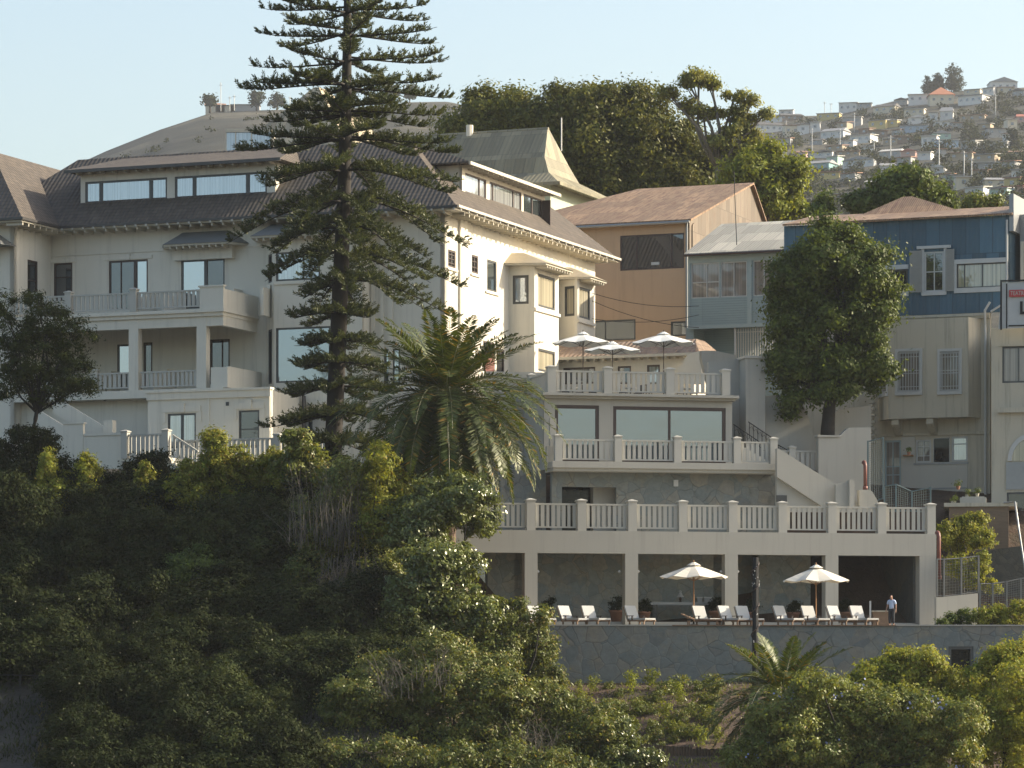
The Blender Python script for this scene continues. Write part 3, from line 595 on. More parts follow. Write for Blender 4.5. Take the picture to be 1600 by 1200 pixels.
# ------------------------------------------------------------------ pool deck, retaining wall, arcade
A = Frame(1100, 204, 12)
def poly_wall(mb, F, pts, v, th): return mb.fprism(F, [(F.u(a, v), F.z(b, a, v)) for a, b in pts], v, v+th)
zdk = (YH-977)/FL*196
D = Frame(1100, 196.5, 2)
def setting(name, mb, mat): o = mb.build(name, mat); return setp(o, kind='structure')
setting('pool_deck', MB().plan(D, [(D.u(700), .5), (D.u(1750), .5), (D.u(1750), 22), (D.u(700), 22)], zdk-1.5, zdk), M['deckm'])
rw = thing('retaining_wall', 'long slate clad retaining wall holding up the pool deck', 'wall', D.pt(0, 0, zdk-5))
dr = pw(D, 1482, 1010, 1521, 1062); mb = MB(); wallh(mb, D, D.u(690), D.u(1760), -4.5, zdk-.02, [dr], th=.48); mb.build('wall', M['stone'], rw)
MB().fbox(D, D.u(690), D.u(1050), -.06, .5, zdk-.018, zdk+.05).fbox(D, D.u(1400), D.u(1760), -.06, .5, zdk-.018, zdk+.05).build('coping', M['wall2'], rw)
MB().fbox(D, D.u(1050)+.02, D.u(1400)-.02, -.12, .5, zdk-.018, zdk+.03).build('coping', M['teak'], rw)
window(D, rw, dr, fw=.16, fm='frame', pm='gblack', name='doorway', deep=.4, trans=())
AR = thing('pool_arcade', 'white arcade of five open bays beside the pool deck, slatted balustrade on its roof', 'arcade', A.pt(0, 0, zdk))
zf = A.z(831, 1100); zbm = A.z(866, 1100); zpf = zdk+.35
u0, u1 = A.u(640), A.u(1463); mb = MB()
mb.fbox(A, u0, u1, 0, .6, zbm, zf); mb.fbox(A, u0, u1-.003, .601, 13.5, zbm+.25, zf-.003)
colpx = [(660, 680), (820, 840), (977, 997), (1133, 1153), (1290, 1310), (1437, 1463)]
for i, (a, b) in enumerate(colpx): mb.fbox(A, A.u(a), A.u(b)-(.004 if i == 5 else 0), .003, .75 if i < 5 else 12.6, zdk-.5, zbm)
mb.fbox(A, A.u(600), u1-.8, .9, 13, zdk-.5, zpf); mb.fbox(A, A.u(1310)+.1, A.u(1437), .3, .88, zdk-.4, zpf-.05)
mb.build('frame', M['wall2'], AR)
mb = MB(); mb.fbox(A, A.u(740), A.u(855), 4.6, 5.0, zpf, zbm+.25).fbox(A, A.u(857)-1, A.u(915, 4.6), 4.6, 5.0, zpf, zbm+.25).fbox(A, A.u(915, 4.9)+.003, A.u(1150), 4.9, 5.3, zpf, zbm+.25)
mb.fbox(A, A.u(1183, 4.9), A.u(1302), 4.5, 5.0, zpf, zbm+.25).fbox(A, A.u(1150), A.u(1183, 5.5), 6.5, 7, zpf, zbm+.25)
mb.build('back_wall', M['stone3'], AR)
mb = MB().fbox(A, A.u(1302)-.3, A.u(1500), 12.6, 12.9, zpf, zbm+.25); uu = A.u(1437); mb.fbox(A, uu-.15, uu-.005, .76, 12.59, zpf, zbm+.24); mb.fbox(A, A.u(1302)-.1, A.u(1302)-.003, 5.01, 12.59, zpf, zbm+.24)
mb.build('inner_wall', M['stone2'], AR)
r_ = pw(A, 700, 872, 762, 945, 4.4); window(A, AR, r_, v=4.4, mull=(.45,), pm='gbig', fw=.12)
for px in (838, 975, 995, 1134, 1151): 
    q = A.pt(A.u(px), .3, A.z(893, px)); MB().lathe([(.02, -.08), (.09, 0), (.02, .09)], q+Vector((.16 if px in (838, 995, 1151) else -.2, -.1, 0)), 6).build('wall_lamp', M['wpaint'], AR)
posts = [A.u(p, .3) for p in (672, 750, 828.5, 908, 987, 1066, 1144, 1221.5, 1299, 1376.5, 1453.5)]
balus(A, AR, posts, zf, A.z(789, 1100, .3), .3, pwid=.5, posth=.12)
# ------------------------------------------------------------------ two-storey terrace building above it
TB = thing('terrace_building', 'white two storey block with big blue windows between two slatted balconies', 'building', A.pt(0, 9, zf))
vs, vb_, vw, vt_ = 8.4, 7.4, 9.6, 9.3
zs2, zs1 = A.z(723, 1050, vb_), A.z(733, 1050, vb_)
mb = MB(); rec = pw(A, 878, 761, 963, 800, vs); rec = (rec[0], rec[1], zf, rec[3])
wallh(mb, A, A.u(862, vs), A.u(1213, vs), zf, zs1, [rec], v=vs, th=.4); mb.fbox(A, A.u(790, vs), A.u(862, vs)-.004, vs+1.5, vs+1.9, zf, zs1)
mb.poly([A.pt(A.u(1213, vs), vs, zf), A.pt(A.u(1213, vs), vs+6, zf), A.pt(A.u(1213, vs), vs+6, zs1), A.pt(A.u(1213, vs), vs, zs1)])
mb.build('stone_base', M['stone'], TB)
MB().fbox(A, rec[0]-.2, rec[0]+(rec[1]-rec[0])*.66, vs+1.9, vs+2.0, zf, zs1-.1).build('recess_dark_sheet', M['gblack'], TB)  # black sheet painted for the darkness at the back of the opening
MB().fbox(A, rec[0]+(rec[1]-rec[0])*.66+.01, rec[1]+.2, vs+1.2, vs+2.0, zf, zs1-.1).build('recess_panel', M['wall2'], TB)
MB().fbox(A, A.u(1052, vs), A.u(1059, vs), vs-.12, vs-.003, A.z(760, 1055, vs), A.z(750, 1055, vs)).build('wall_lamp', M['wpaint'], TB)
mb = MB().fbox(A, A.u(862, vb_), A.u(1218, vb_), vb_-.25, vw+5, zs1, zs2).fbox(A, A.u(864, vb_), A.u(1216, vb_), vb_-.1, vw, zs1-.18, zs1-.002)
mb.build('balcony_slab', M['wall2'], TB)
zt1 = A.z(624, 1000, vt_); zt2 = A.z(616, 1000, vt_)
w1 = pw(A, 867, 633, 936, 722, vw); w2 = pw(A, 958, 636, 1134, 722, vw); w1 = (w1[0], w1[1], zs2+.05, w1[3]); w2 = (w2[0], w2[1], zs2+.05, w2[3])
mb = MB(); wallh(mb, A, A.u(850, vw), A.u(1144, vw), zs2, zt1, [w1, w2], v=vw, th=.35)
e = A.u(1144, vw); mb.poly([A.pt(e, vw, zs2), A.pt(e, vw+14, zs2), A.pt(e, vw+14, zt1), A.pt(e, vw, zt1)]); e = A.u(850, vw); mb.poly([A.pt(e, vw+14, zs2), A.pt(e, vw, zs2), A.pt(e, vw, zt1), A.pt(e, vw+14, zt1)])
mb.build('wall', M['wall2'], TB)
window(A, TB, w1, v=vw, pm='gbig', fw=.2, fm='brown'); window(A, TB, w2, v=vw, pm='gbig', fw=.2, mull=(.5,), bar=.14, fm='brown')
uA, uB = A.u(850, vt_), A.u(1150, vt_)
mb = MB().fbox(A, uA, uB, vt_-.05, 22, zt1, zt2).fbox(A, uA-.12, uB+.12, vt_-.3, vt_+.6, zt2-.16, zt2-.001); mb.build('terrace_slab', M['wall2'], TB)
mb = MB().fbox(A, A.u(845, vw), A.u(866, vw)-.3, vw-1.6, vw-1.2, zs1, A.z(700, 855, vw)).fbox(A, A.u(864, vb_), A.u(874, vb_), vb_+.8, vb_+1.1, zs2, A.z(652, 870, vb_)); mb.build('parapet', M['wall2'], TB)
balus(A, TB, [A.u(p, vb_) for p in (872, 965, 1058, 1151, 1208)], zs2, A.z(688, 1040, vb_), vb_, pwid=.44, low=.1)
balus(A, TB, [A.u(p, vt_) for p in (861, 949, 1046, 1133)], zt2, A.z(581, 1000, vt_), vt_, pwid=.5, low=.1)
G = Frame(0, 1, 0); G.o = A.xy(A.u(861, vt_), vt_); G.du = A.dv; G.dv = -A.du
balus(G, TB, [5.5], zt2, A.z(581, 1000, vt_), 0, ends=(.3, 5.5), pwid=.4, low=.1)
balus(Frame(1100, 204, 12), TB, [A.u(1237, 10)], A.z(738, 1250, 10), A.z(704, 1250, 10), 10, ends=(A.u(1214, 10), A.u(1281, 10)), pwid=.4)
mb = MB().fbox(A, A.u(830, 15), A.u(862, 15)-.3, 15, 15.3, zt1-2, A.z(590, 845, 15)).fbox(A, A.u(760, 15), A.u(850, 15), 15.4, 15.7, 9, A.z(580, 800, 15)); mb.build('parapet', M['wall2'], TB)
setting('upper_terrace', MB().fbox(Fs, 10, 34, -14, -.02, zt2-4, zt2-.2), M['deckm'])
# ------------------------------------------------------------------ stepped white walls and stairs to the right
SW = thing('stepped_garden_wall', 'stepped white walls with curved tops climbing beside the garden stair', 'wall', A.pt(A.u(1250, 12), 12, zf))
mb = MB()
poly_wall(mb, A, [(1100, 735), (1165, 735), (1165, 559), (1108, 565)], 13, .5)
poly_wall(mb, A, [(1165.5, 735), (1196, 735), (1196, 558), (1165.5, 558)], 11.5, 1.9)
poly_wall(mb, A, [(1196.5, 735), (1282, 735), (1277, 700), (1271, 680), (1262, 648), (1255, 633), (1247, 621), (1240, 616), (1214, 617), (1196.5, 619)], 12, .5)
poly_wall(mb, A, [(1298, 700), (1361, 700), (1361, 634), (1310, 639), (1298, 655)], 14, .5)
cv = [(1310, 681)]+[(1310+18*t, 681-13*(3*t*t-2*t**3)) for t in (.25, .5, .75, 1)]
poly_wall(mb, A, [(1279, 800), (1361, 800), (1361, 668)]+cv[::-1]+[(1279, 682)], 9.2, .5)
poly_wall(mb, A, [(1106, 600), (1150, 600), (1150, 555), (1118, 548), (1096, 548), (1096, 560)], 16, .5)
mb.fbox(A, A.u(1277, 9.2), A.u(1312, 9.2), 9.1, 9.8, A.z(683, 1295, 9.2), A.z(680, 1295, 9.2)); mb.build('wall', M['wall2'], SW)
mb = MB().fbox(A, A.u(1163, 11.5), A.u(1198, 11.5), 11.4, 13.5, A.z(560, 1180, 11.5), A.z(556, 1180, 11.5)); mb.build('coping', M['white'], SW)
ST = thing('garden_stair', 'white stair with solid diagonal parapet descending to the long balustraded terrace', 'stair', A.pt(A.u(1260, 7), 7, zf))
mb = MB()
poly_wall(mb, A, [(1214, 745), (1292, 796), (1345, 796), (1330, 770), (1306, 757), (1217, 701), (1214, 701)], 6.2, .35)
poly_wall(mb, A, [(1306, 800), (1327, 800), (1327, 752), (1306, 757)], 5.6, .3); poly_wall(mb, A, [(1327.5, 800), (1335, 800), (1335, 750), (1327.5, 750)], 5.3, .6)
poly_wall(mb, A, [(1343, 800), (1379, 800), (1370, 780), (1363, 768), (1356, 765), (1343, 766)], 5.8, .5)
mb.build('parapet', M['wall2'], ST)
r_ = pw(A, 1213, 774, 1229, 789, 6.6); mb = MB(); poly_wall(mb, A, [(1213.5, 800), (1292, 800), (1292, 796), (1213.5, 744)], 6.6, .3); mb.build('side_wall', M['wall2'], ST)
MB().fbox(A, r_[0], r_[1], 6.5, 6.595, r_[2], r_[3]).build('vent', M['frame'], ST)
mb = MB(); za = A.z(720, 1160, 10)
for k in range(10): mb.fbox(A, A.u(1146, 10)+.32*k, A.u(1146, 10)+.32*k+.32, 10.2, 11.9, zs2-1, A.z(690, 1146, 10)-.17*k)
mb.build('steps', M['trim'], ST)
mb = MB()
for (a, b, c, d, v) in ((1146, 663, 1192, 694, 10.3), (1169, 659, 1215, 690, 11.3), (1215, 695, 1236, 706, 10.4)):
    p = A.pt(A.u(a, v), v, A.z(b, a, v)); q = A.pt(A.u(c, v), v, A.z(d, c, v)); mb.tube([p, q], .03, 5)
    n = 7
    for k in range(n): r0 = p.lerp(q, (k+.3)/n); mb.tube([r0, r0-Vector((0, 0, .95))], .018, 4); mb.tube([r0-Vector((0, 0, .35)), r0+Vector((.16, .02, -.22)), r0+(q-p)/n-Vector((0, 0, .35))], .014, 4)
mb.build('stair_railing', M['iron'], ST)
# ------------------------------------------------------------------ low tiled-roof pavilion behind the parasols
Q = Frame(970, 233, -21.5)
TP = thing('tiled_pavilion', 'low cream pavilion with a clay tiled roof behind the upper parasols', 'building', Q.pt(0, 0, zt2))
ze = Q.z(557, 970, -.6); u0, u1 = Q.u(858), Q.u(1080)
w = [pw(Q, 965, 572, 986, 600), pw(Q, 1011, 570, 1031, 600), pw(Q, 880, 574, 930, 600)]
mb = MB(); wallh(mb, Q, u0, u1, zt2-3, ze, w); mb.poly([Q.pt(u1, 0, zt2-3), Q.pt(u1, 7, zt2-3), Q.pt(u1, 7, ze), Q.pt(u1, 0, ze)]); mb.build('wall', M['trim'], TP)
for r_, g in zip(w, ('gdark', 'gcur', 'gdark')): window(Q, TP, r_, pm=g, fm='brown')
MB().hexa([Q.pt(u0, -.7, ze), Q.pt(u1+.5, -.7, ze), Q.pt(u1+.5, 7, ze), Q.pt(u0, 7, ze)], [Q.pt(u0, 2.2, ze+1.25), Q.pt(u1-.4, 2.2, ze+1.25), Q.pt(u1-.4, 4, ze+1.25), Q.pt(u0, 4, ze+1.25)]).build('roof', M['clay'], TP)
mb = MB().fbox(Q, u0, u1+.5, -.78, -.702, ze-.1, ze+.08)
for k in range(16): u = u0+(u1-u0)*(k+.5)/16; mb.fbox(Q, u-.06, u+.06, -.65, -.01, ze-.22, ze-.003)
mb.build('rafter_tails', M['fascia'], TP)
mb = MB(); pts = [(1060, 600), (1096, 600), (1096, 548), (1082, 551), (1075, 554), (1070, 560), (1066, 570), (1060, 574)]; poly_wall(mb, Q, pts, -1.3, .4); mb.build('scroll_gable', M['trim'], TP)
# ------------------------------------------------------------------ houses behind: orange
O_ = Frame(1077, 252, -21.5); Os = Frame(1077, 252, 68.5)
OH = thing('orange_house', 'orange rendered house with rusty corrugated roof and a sunlit sheet metal gable', 'house', O_.pt(-8, 4, 18))
ze = O_.z(344, 1077); L = Os.u(1214); pk = Os.u(1172); zp = Os.z(291, 1172); ul = O_.u(872)
w = [pw(O_, 969, 366, 1069, 421), pw(O_, 925, 500, 993, 532), pw(O_, 1048, 502, 1074, 525)]
mb = MB(); wallh(mb, O_, ul, 0, 14, ze, w); mb.build('wall', M['orange'], OH)
mb = MB(); pt = lambda u, z, v=0: Os.pt(u, v, z)
mb.fprism(Os, [(0, 14), (L, 14), (L, ze-1), (pk, zp), (.0, ze)], -.02, .25); mb.fprism(Os, [(.45, ze-1.9), (.75, ze-1.9), (.75, ze-.1), (.45, ze-.3)], -.1, -.022)
mb.build('gable_wall', M['gable'], OH)
vt0 = next(v/4 for v in range(4, 120) if CX+FL*Os.xy(pk, v/4).x/Os.xy(pk, v/4).y < 1000)
mb = MB(); q = [Os.pt(-.5, -.3, ze-.12), Os.pt(pk, -.3, zp+.12), Os.pt(pk, vt0, zp+.12), Os.pt(-.5, vt0+7, ze-.12)]; up = Vector((0, 0, .14)); mb.hexa(q, [p+up for p in q])
q = [Os.pt(pk, -.3, zp+.12), Os.pt(L+.3, -.3, ze-1), Os.pt(L+.3, vt0+7, ze-1), Os.pt(pk, vt0, zp+.1)]; mb.hexa(q, [p+up for p in q]); mb.build('roof', M['rust'], OH)
mb = MB().tube([O_.pt(ul, -.6, ze-.18), O_.pt(.2, -.6, ze-.18)], .1, 6); mb.tube([O_.pt(-.15, -.12, ze-.2), O_.pt(-.15, -.12, 15)], .08, 6); mb.build('gutter', M['galv'], OH)
window(O_, OH, w[0], pm='gdark', mull=(.26, .8), fm='brown', fw=.1, bar=.12); window(O_, OH, w[1], pm='gdark', mull=(.3,), fm='frame'); window(O_, OH, w[2], pm='gdark', fm='frame')
c = (w[0][0]*.36+w[0][1]*.64); mb = MB()
MB().fbox(O_, c-.75, c-.15, .06, .085, w[0][2]+.32, w[0][2]+.52).build('window_ornament', M['wpaint'], OH)
mb = MB(); rr = random.Random(5)
for k in range(60):
    x = ul*.9+k*.22; 
    if x > -.8: break
    mb.fbox(O_, x, x+.24, -.012, -.004, O_.z(468, 1000)+.5*math.sin(k*.35)+rr.uniform(-.1, .1), O_.z(468, 1000)+.08+.5*math.sin(k*.35)+rr.uniform(-.05, .1))
# ------------------------------------------------------------------ pale blue house
Lb = Frame(1075, 240, -21.5)
LH = thing('pale_blue_house', 'pale blue boarded house on stilts with a row of curtained windows and metal roof', 'house', Lb.pt(4, 3, 14))
ze = Lb.z(398, 1075); zb_ = Lb.z(508, 1140); u1 = Lb.u(1240); zwb, zwt = Lb.z(464, 1140), Lb.z(409, 1140)
w = [(Lb.u(a), Lb.u(b), zwb, zwt) for a, b in ((1080, 1124), (1126, 1167), (1177, 1210), (1213, 1238))]
mb = MB(); wallh(mb, Lb, .02, u1, zb_, ze, w, th=.25); mb.poly([Lb.pt(u1, 0, zb_), Lb.pt(u1, 8, zb_), Lb.pt(u1, 8, ze), Lb.pt(u1, 0, ze)]).poly([Lb.pt(0, 9, zb_), Lb.pt(0.02, 0, zb_), Lb.pt(0.02, 0, ze), Lb.pt(0, 9, ze)]).poly([Lb.pt(0, 0, zb_), Lb.pt(0, 8, zb_), Lb.pt(u1, 8, zb_), Lb.pt(u1, 0, zb_)])
mb.build('wall', M['boards'], LH)
for i, r_ in enumerate(w): window(Lb, LH, r_, pm='gcurt', fm='wpaint', mull=(.5,) if i else (.55,), trans=(.45,) if i == 0 else (), fw=.06)
mb = MB().fbox(Lb, 0, u1, -.05, -.004, zb_-.18, zb_+.05).fbox(Lb, 0, .14, -.05, -.005, zb_+.05, ze).fbox(Lb, Lb.u(1168), Lb.u(1175), -.06, -.004, zb_+.05, ze).fbox(Lb, .14, u1, -.05, -.0045, zwt+.03, ze-.2); mb.build('trim', M['lightblue'], LH)
uR = u1+.5; vr = 7.5; zr_ = Lb.z(349, 1200, vr)
q = [Lb.pt(-.1, -.5, ze-.1), Lb.pt(uR, -.5, ze-.1), Lb.pt(uR, vr, zr_), Lb.pt(-.1, vr, zr_)]; MB().hexa(q, [p+Vector((0, 0, .12)) for p in q]).build('roof', M['bluem'], LH)
MB().tube([Lb.pt(-.1, -.6, ze-.12), Lb.pt(uR, -.6, ze-.12)], .09, 6).build('gutter', M['brown'], LH)
mb = MB().fbox(Lb, .3, u1, 2.5, 2.8, 8, zb_-.02).fbox(Lb, -.2, .3, .3, 2.49, 8, zb_-.03); mb.build('undercroft_wall', M['boards'], LH)
g = MB(); a = Lb.u(1148)
for k in range(26): u = a+.17*k; g.fbox(Lb, u-.025, u+.025, .25, .3, Lb.z(562, 1148), zb_-.2)
for z in (zb_-.5, Lb.z(560, 1148)): g.fbox(Lb, a, a+4.4, .31, .35, z, z+.06)
g.fbox(Lb, a-.1, a+.02, .2, .36, Lb.z(565, 1148), zb_-.19); g.build('window_bars', M['wpaint'], LH)
MB().tube([Lb.pt(Lb.u(1143), 1.2, ze), Lb.pt(Lb.u(1138), 1.2, ze+5.6)], .03, 5).build('mast', M['iron'], LH)
# ------------------------------------------------------------------ deep blue house over a grey rendered one
B_ = Frame(1577, 222, -21.5)
BH = thing('deep_blue_house', 'deep blue metal clad house with white shutters and a rusty roof', 'house', B_.pt(-7, 4, 20))
ze = B_.z(336, 1577); zb_ = B_.z(488, 1540); ul = B_.u(1225)
wc = pw(B_, 1444, 393, 1475, 456); wl_ = pw(B_, 1385, 421, 1419, 456); wr = pw(B_, 1495, 411, 1574, 449)
mb = MB(); wallh(mb, B_, ul, 0, zb_, ze, [wc, wl_, wr]); mb.poly([B_.pt(0, 0, zb_), B_.pt(0, 9, zb_), B_.pt(0, 9, ze), B_.pt(0, 0, ze)]).fbox(B_, ul, -.2, -.03, -.004, B_.z(355, 1540), B_.z(353, 1540)+.03)
mb.build('wall', M['blue'], BH)
window(B_, BH, wc, pm='gdark', fm='wpaint', mull=(.5,), trans=(.5,)); window(B_, BH, wl_, pm='gdark', fm='frame', mull=(.35, .6)); window(B_, BH, wr, pm='gwarm', fm='frame', mull=(.15, .5), fw=.07)
t = MB()
for r_, k in ((wr, .16), (wl_, .16)):
    a, b, c, d = r_; t.fbox(B_, a-k, b+k*.2, -.09, -.005, d, d+.28).fbox(B_, a-k, b+k*.2, -.09, -.005, c-.3, c).fbox(B_, a-.3, a, -.08, -.006, c, d)
a, b, c, d = wc; t.fbox(B_, a-.16, a, -.08, -.004, c-.2, d+.18).fbox(B_, b, b+.16, -.08, -.004, c-.2, d+.18).fbox(B_, a-.45, b+.45, -.14, -.003, d+.181, d+.36).fbox(B_, a-.1, b+.1, -.1, -.0035, c-.22, c-.002)
t.build('window_trim', M['wpaint'], BH)
for a, b in ((1422, 1441.5), (1478, 1491.5)):
    ua, ub = B_.u(a), B_.u(b); s = MB().fbox(B_, ua, ua+.08, -.14, -.081, wc[2], wc[3]+.1).fbox(B_, ub-.08, ub, -.14, -.081, wc[2], wc[3]+.1)
    for k in range(19): z = wc[2]+(wc[3]-wc[2])*k/18; s.fbox(B_, ua+.08, ub-.08, -.13, -.09, z, z+.085)
    s.fbox(B_, ua+.08, ub-.08, -.1, -.082, wc[2], wc[3]).build('shutter', M['shutter'], BH)
q = [B_.pt(ul, -.3, ze-.02), B_.pt(.25, -.3, ze-.02), B_.pt(.25, 6, ze+1.25), B_.pt(ul, 6, ze+1.25)]; rf = MB().hexa(q, [p+Vector((0, 0, .12)) for p in q])
rf.hexa([B_.pt(B_.u(1318, 4), 4, ze+.6), B_.pt(B_.u(1528, 4), 4, ze+.6), B_.pt(B_.u(1528, 4), 11, ze+.8), B_.pt(B_.u(1318, 4), 11, ze+.8)], [B_.pt(B_.u(1411, 7.4), 7.4, B_.z(307, 1418, 7.4)), B_.pt(B_.u(1425, 7.4), 7.4, B_.z(307, 1418, 7.4)), B_.pt(B_.u(1425, 7.4), 7.6, B_.z(307, 1418, 7.4)), B_.pt(B_.u(1411, 7.4), 7.6, B_.z(307, 1418, 7.4))])
rf.build('roof', M['rust'], BH)
MB().tube([B_.pt(-.12, -.12, ze-.3), B_.pt(-.12, -.12, zb_+1), B_.pt(-.4, -.3, zb_+.4), B_.pt(-1.1, -.3, zb_)], .07, 6).build('downpipe', M['wpaint'], BH)
side = MB().fbox(B_, .02, .3, -.1, 9, ze-1, ze+1.3).fbox(B_, .31, 2.5, 1.5, 9, zb_-2, ze+.2); side.build('party_wall', M['galv'], BH)
mb = MB()
for k in range(5): u = .4+k*.45; mb.fbox(B_, u, u+.2, 1.3, 1.49, zb_+1, ze-1.5)
mb.build('pilaster', M['trim'], BH)
# grey rendered house below
GH = thing('grey_rendered_house', 'weathered grey house with a projecting bay of barred windows under the deep blue house', 'house', B_.pt(-7, 3, 10))
zg = B_.z(792, 1500, 0); zc = zb_-.02; ul = B_.u(1222); vo = -1.25; zo = B_.z(653, 1450, vo); zl_ = B_.z(678, 1450)
r_door = pw(B_, 1382, 688, 1408, 796); r_a = pw(B_, 1431, 687, 1455, 723); r_b = pw(B_, 1458, 684, 1484, 723); r_c = pw(B_, 1487, 682, 1512, 721)
ur = B_.u(1547)
mb = MB(); wallh(mb, B_, ul, ur, zg-3, zc-.03, [r_door, r_a, r_b, r_c])
mb.fbox(B_, ul, ur, -.25, -.003, zc-.35, zc-.031).fbox(B_, B_.u(1365), ur, -.35, -.254, zc-.2, zc-.04).fbox(B_, B_.u(1372), ur, -.12, -.0035, zl_-.1, zl_+.08)
o_l, o_r = B_.u(1388, vo), B_.u(1513, vo)
w1_, w2_ = pw(B_, 1403, 549, 1437, 612, vo), pw(B_, 1469, 549, 1499, 611, vo)
wallh(mb, B_, o_l, o_r, zo, zc-.37, [w1_, w2_], v=vo, th=.2)
mb.poly([B_.pt(o_l-1.0, 0, zo), B_.pt(o_l, vo, zo), B_.pt(o_r, vo, zo), B_.pt(o_r+.5, 0, zo)][::-1]).poly([B_.pt(o_r, vo, zo), B_.pt(o_r+.5, 0, zo), B_.pt(o_r+.5, 0, zc-.37), B_.pt(o_r, vo, zc-.37)]).poly([B_.pt(o_l-1, 0, zc-.37), B_.pt(o_l, vo, zc-.37), B_.pt(o_r, vo, zc-.37), B_.pt(o_r+.5, 0, zc-.37)])
G2 = Frame(0, 1, 0); q0, q1 = B_.xy(o_l-1.0, 0), B_.xy(o_l, vo); G2.o = q0; G2.du = (q1-q0).normalized(); G2.dv = Vector((-G2.du.y, G2.du.x)); LL = (q1-q0).length
w3_ = (LL*.25, LL*.85, w1_[2], w1_[3]); wallh(mb, G2, 0, LL, zo, zc-.37, [w3_], th=.15)
mb.build('wall', M['greyp'], GH)
def barred(F, r, v):
    o = window(F, GH, r, v=v, pm='gcurt', fm='wpaint', fw=.08); a, b, c, d = r; m = MB(); n = max(3, int((b-a)/.17))
    for k in range(1, n): u = a+(b-a)*k/n; m.fbox(F, u-.016, u+.016, v-.12, v-.09, c+.02, d-.02)
    for t_ in (.03, .12, .45, .52, .86, .95): z = c+(d-c)*t_; m.fbox(F, a-.02, b+.02, v-.089, v-.07, z-.02, z+.02)
    m.fbox(F, a-.17, b+.17, v-.07, v-.003, d, d+.17).fbox(F, a-.17, b+.17, v-.13, v-.003, c-.22, c).fbox(F, a-.17, a, v-.07, v-.004, c, d).fbox(F, b, b+.17, v-.07, v-.004, c, d); m.build('bars', M['wpaint'], o)
barred(B_, w1_, vo); barred(B_, w2_, vo); barred(G2, w3_, 0)
mb = MB()
for p in (1406, 1460):
    u = B_.u(p); m = [(vo+.1, zo-.02), (vo+.1, zo-.35), (-.3, zo-.95), (-.02, zo-1.0), (-.02, zo-.02)]
    pl = [B_.pt(u-.22, a, b) for a, b in m]; pr = [B_.pt(u+.22, a, b) for a, b in m]; mb = MB().hexa(pl, pr); mb.build('bracket', M['greyp'], GH)
window(B_, GH, r_door, pm='gcurt', fm='lightblue', fw=.12, trans=(.5, .62), mull=(.5,), name='door'); window(B_, GH, r_a, pm='gcurt', fm='wpaint', mull=(.5,), trans=(.3, .7)); window(B_, GH, r_b, pm='gblack', fm='wpaint', fw=.04); window(B_, GH, r_c, pm='gcur', fm='wpaint', trans=(.7,))
mb = MB().fbox(B_, B_.u(1409), B_.u(1512), -.05, -.004, zg-2, r_a[2]-.14).fbox(B_, B_.u(1409), B_.u(1430), -.045, -.0045, r_a[2]-.139, zl_-.15); mb.build('painted_panel', M['white'], GH)
MB().fbox(B_, B_.u(1428), B_.u(1513), -.1, -.0055, r_a[2]-.137, r_a[2]-.02).fbox(B_, B_.u(1410), B_.u(1512), -.08, -.0551, B_.z(765, 1470), B_.z(762, 1470)).build('sill', M['galv'], GH)
for p in (1541,): MB().tube([B_.pt(B_.u(p+9), -.5, zc+.6), B_.pt(B_.u(p+1), -.5, zc+.1), B_.pt(B_.u(p), -.25, zc-.8), B_.pt(B_.u(p), -.2, zg)], .08, 7).build('downpipe', M['wpaint'], GH)
mb = MB()
for k in range(16): mb.fbox(B_, B_.u(1361), B_.u(1372)-(.12 if k % 2 else 0), -.9, -.4, B_.z(694, 1366)+k*.21, B_.z(694, 1366)+k*.21+.17)
mb.build('quoins', M['greyp'], GH)
MB().fbox(B_, B_.u(1413), B_.u(1428), -.4, -.06, B_.z(713, 1420), B_.z(711, 1420)).build('shelf', M['wood'], GH)
# neighbour at the right edge
RH = thing('grey_corner_house', 'grey house at the right edge with an arched window and a dark doorway', 'house', B_.pt(3, 3, 10))
F = Frame(1549, 218, -14); w1_ = pw(F, 1566, 541, 1612, 598); w2_ = pw(F, 1573, 769, 1625, 830)
mb = MB(); wallh(mb, F, F.u(1549), F.u(1700), zg-4, F.z(512, 1580), [w1_, w2_]); mb.fbox(F, F.u(1560), F.u(1700), -.3, -.003, F.z(645, 1580), F.z(637, 1580)).fbox(F, F.u(1562), F.u(1700), -.1, -.004, F.z(541, 1580)-.0, F.z(541, 1580)+.1)
mb.poly([F.pt(F.u(1549), 0, zg-4), F.pt(F.u(1549), 0, F.z(512, 1580)), F.pt(F.u(1549), 8, F.z(512, 1580)), F.pt(F.u(1549), 8, zg-4)])
mb.build('wall', M['greyp'], RH); window(F, RH, w1_, pm='gcurt', fm='frame', mull=(.55,)); window(F, RH, w2_, pm='gdark', fm='frame', name='doorway')
MB().fbox(F, F.u(1572), F.u(1700), -.08, -.004, F.z(765, 1600), F.z(722, 1600)).build('painted_panel', M['galv'], RH)
mb = MB(); c = F.u(1612); zc_ = F.z(720, 1600); ro, ri = 1.45, 1.2; n = 14
for k in range(n):
    a, b = math.pi*k/n, math.pi*(k+1)/n
    for r0, r1_ in ((ri, ro),): mb.fprism(F, [(c+r0*math.cos(a), zc_+r0*math.sin(a)*1.15), (c+r1_*math.cos(a), zc_+r1_*math.sin(a)*1.15), (c+r1_*math.cos(b), zc_+r1_*math.sin(b)*1.15), (c+r0*math.cos(b), zc_+r0*math.sin(b)*1.15)], -.12, -.004)
o = mb.build('arched_window', M['wpaint'], RH); mb = MB(); mb.fprism(F, [(c+ri*math.cos(math.pi*k/n), zc_+1.15*ri*math.sin(math.pi*k/n)) for k in range(n+1)], -.05, -.006); mb.build('pane', M['gwarm'], o)
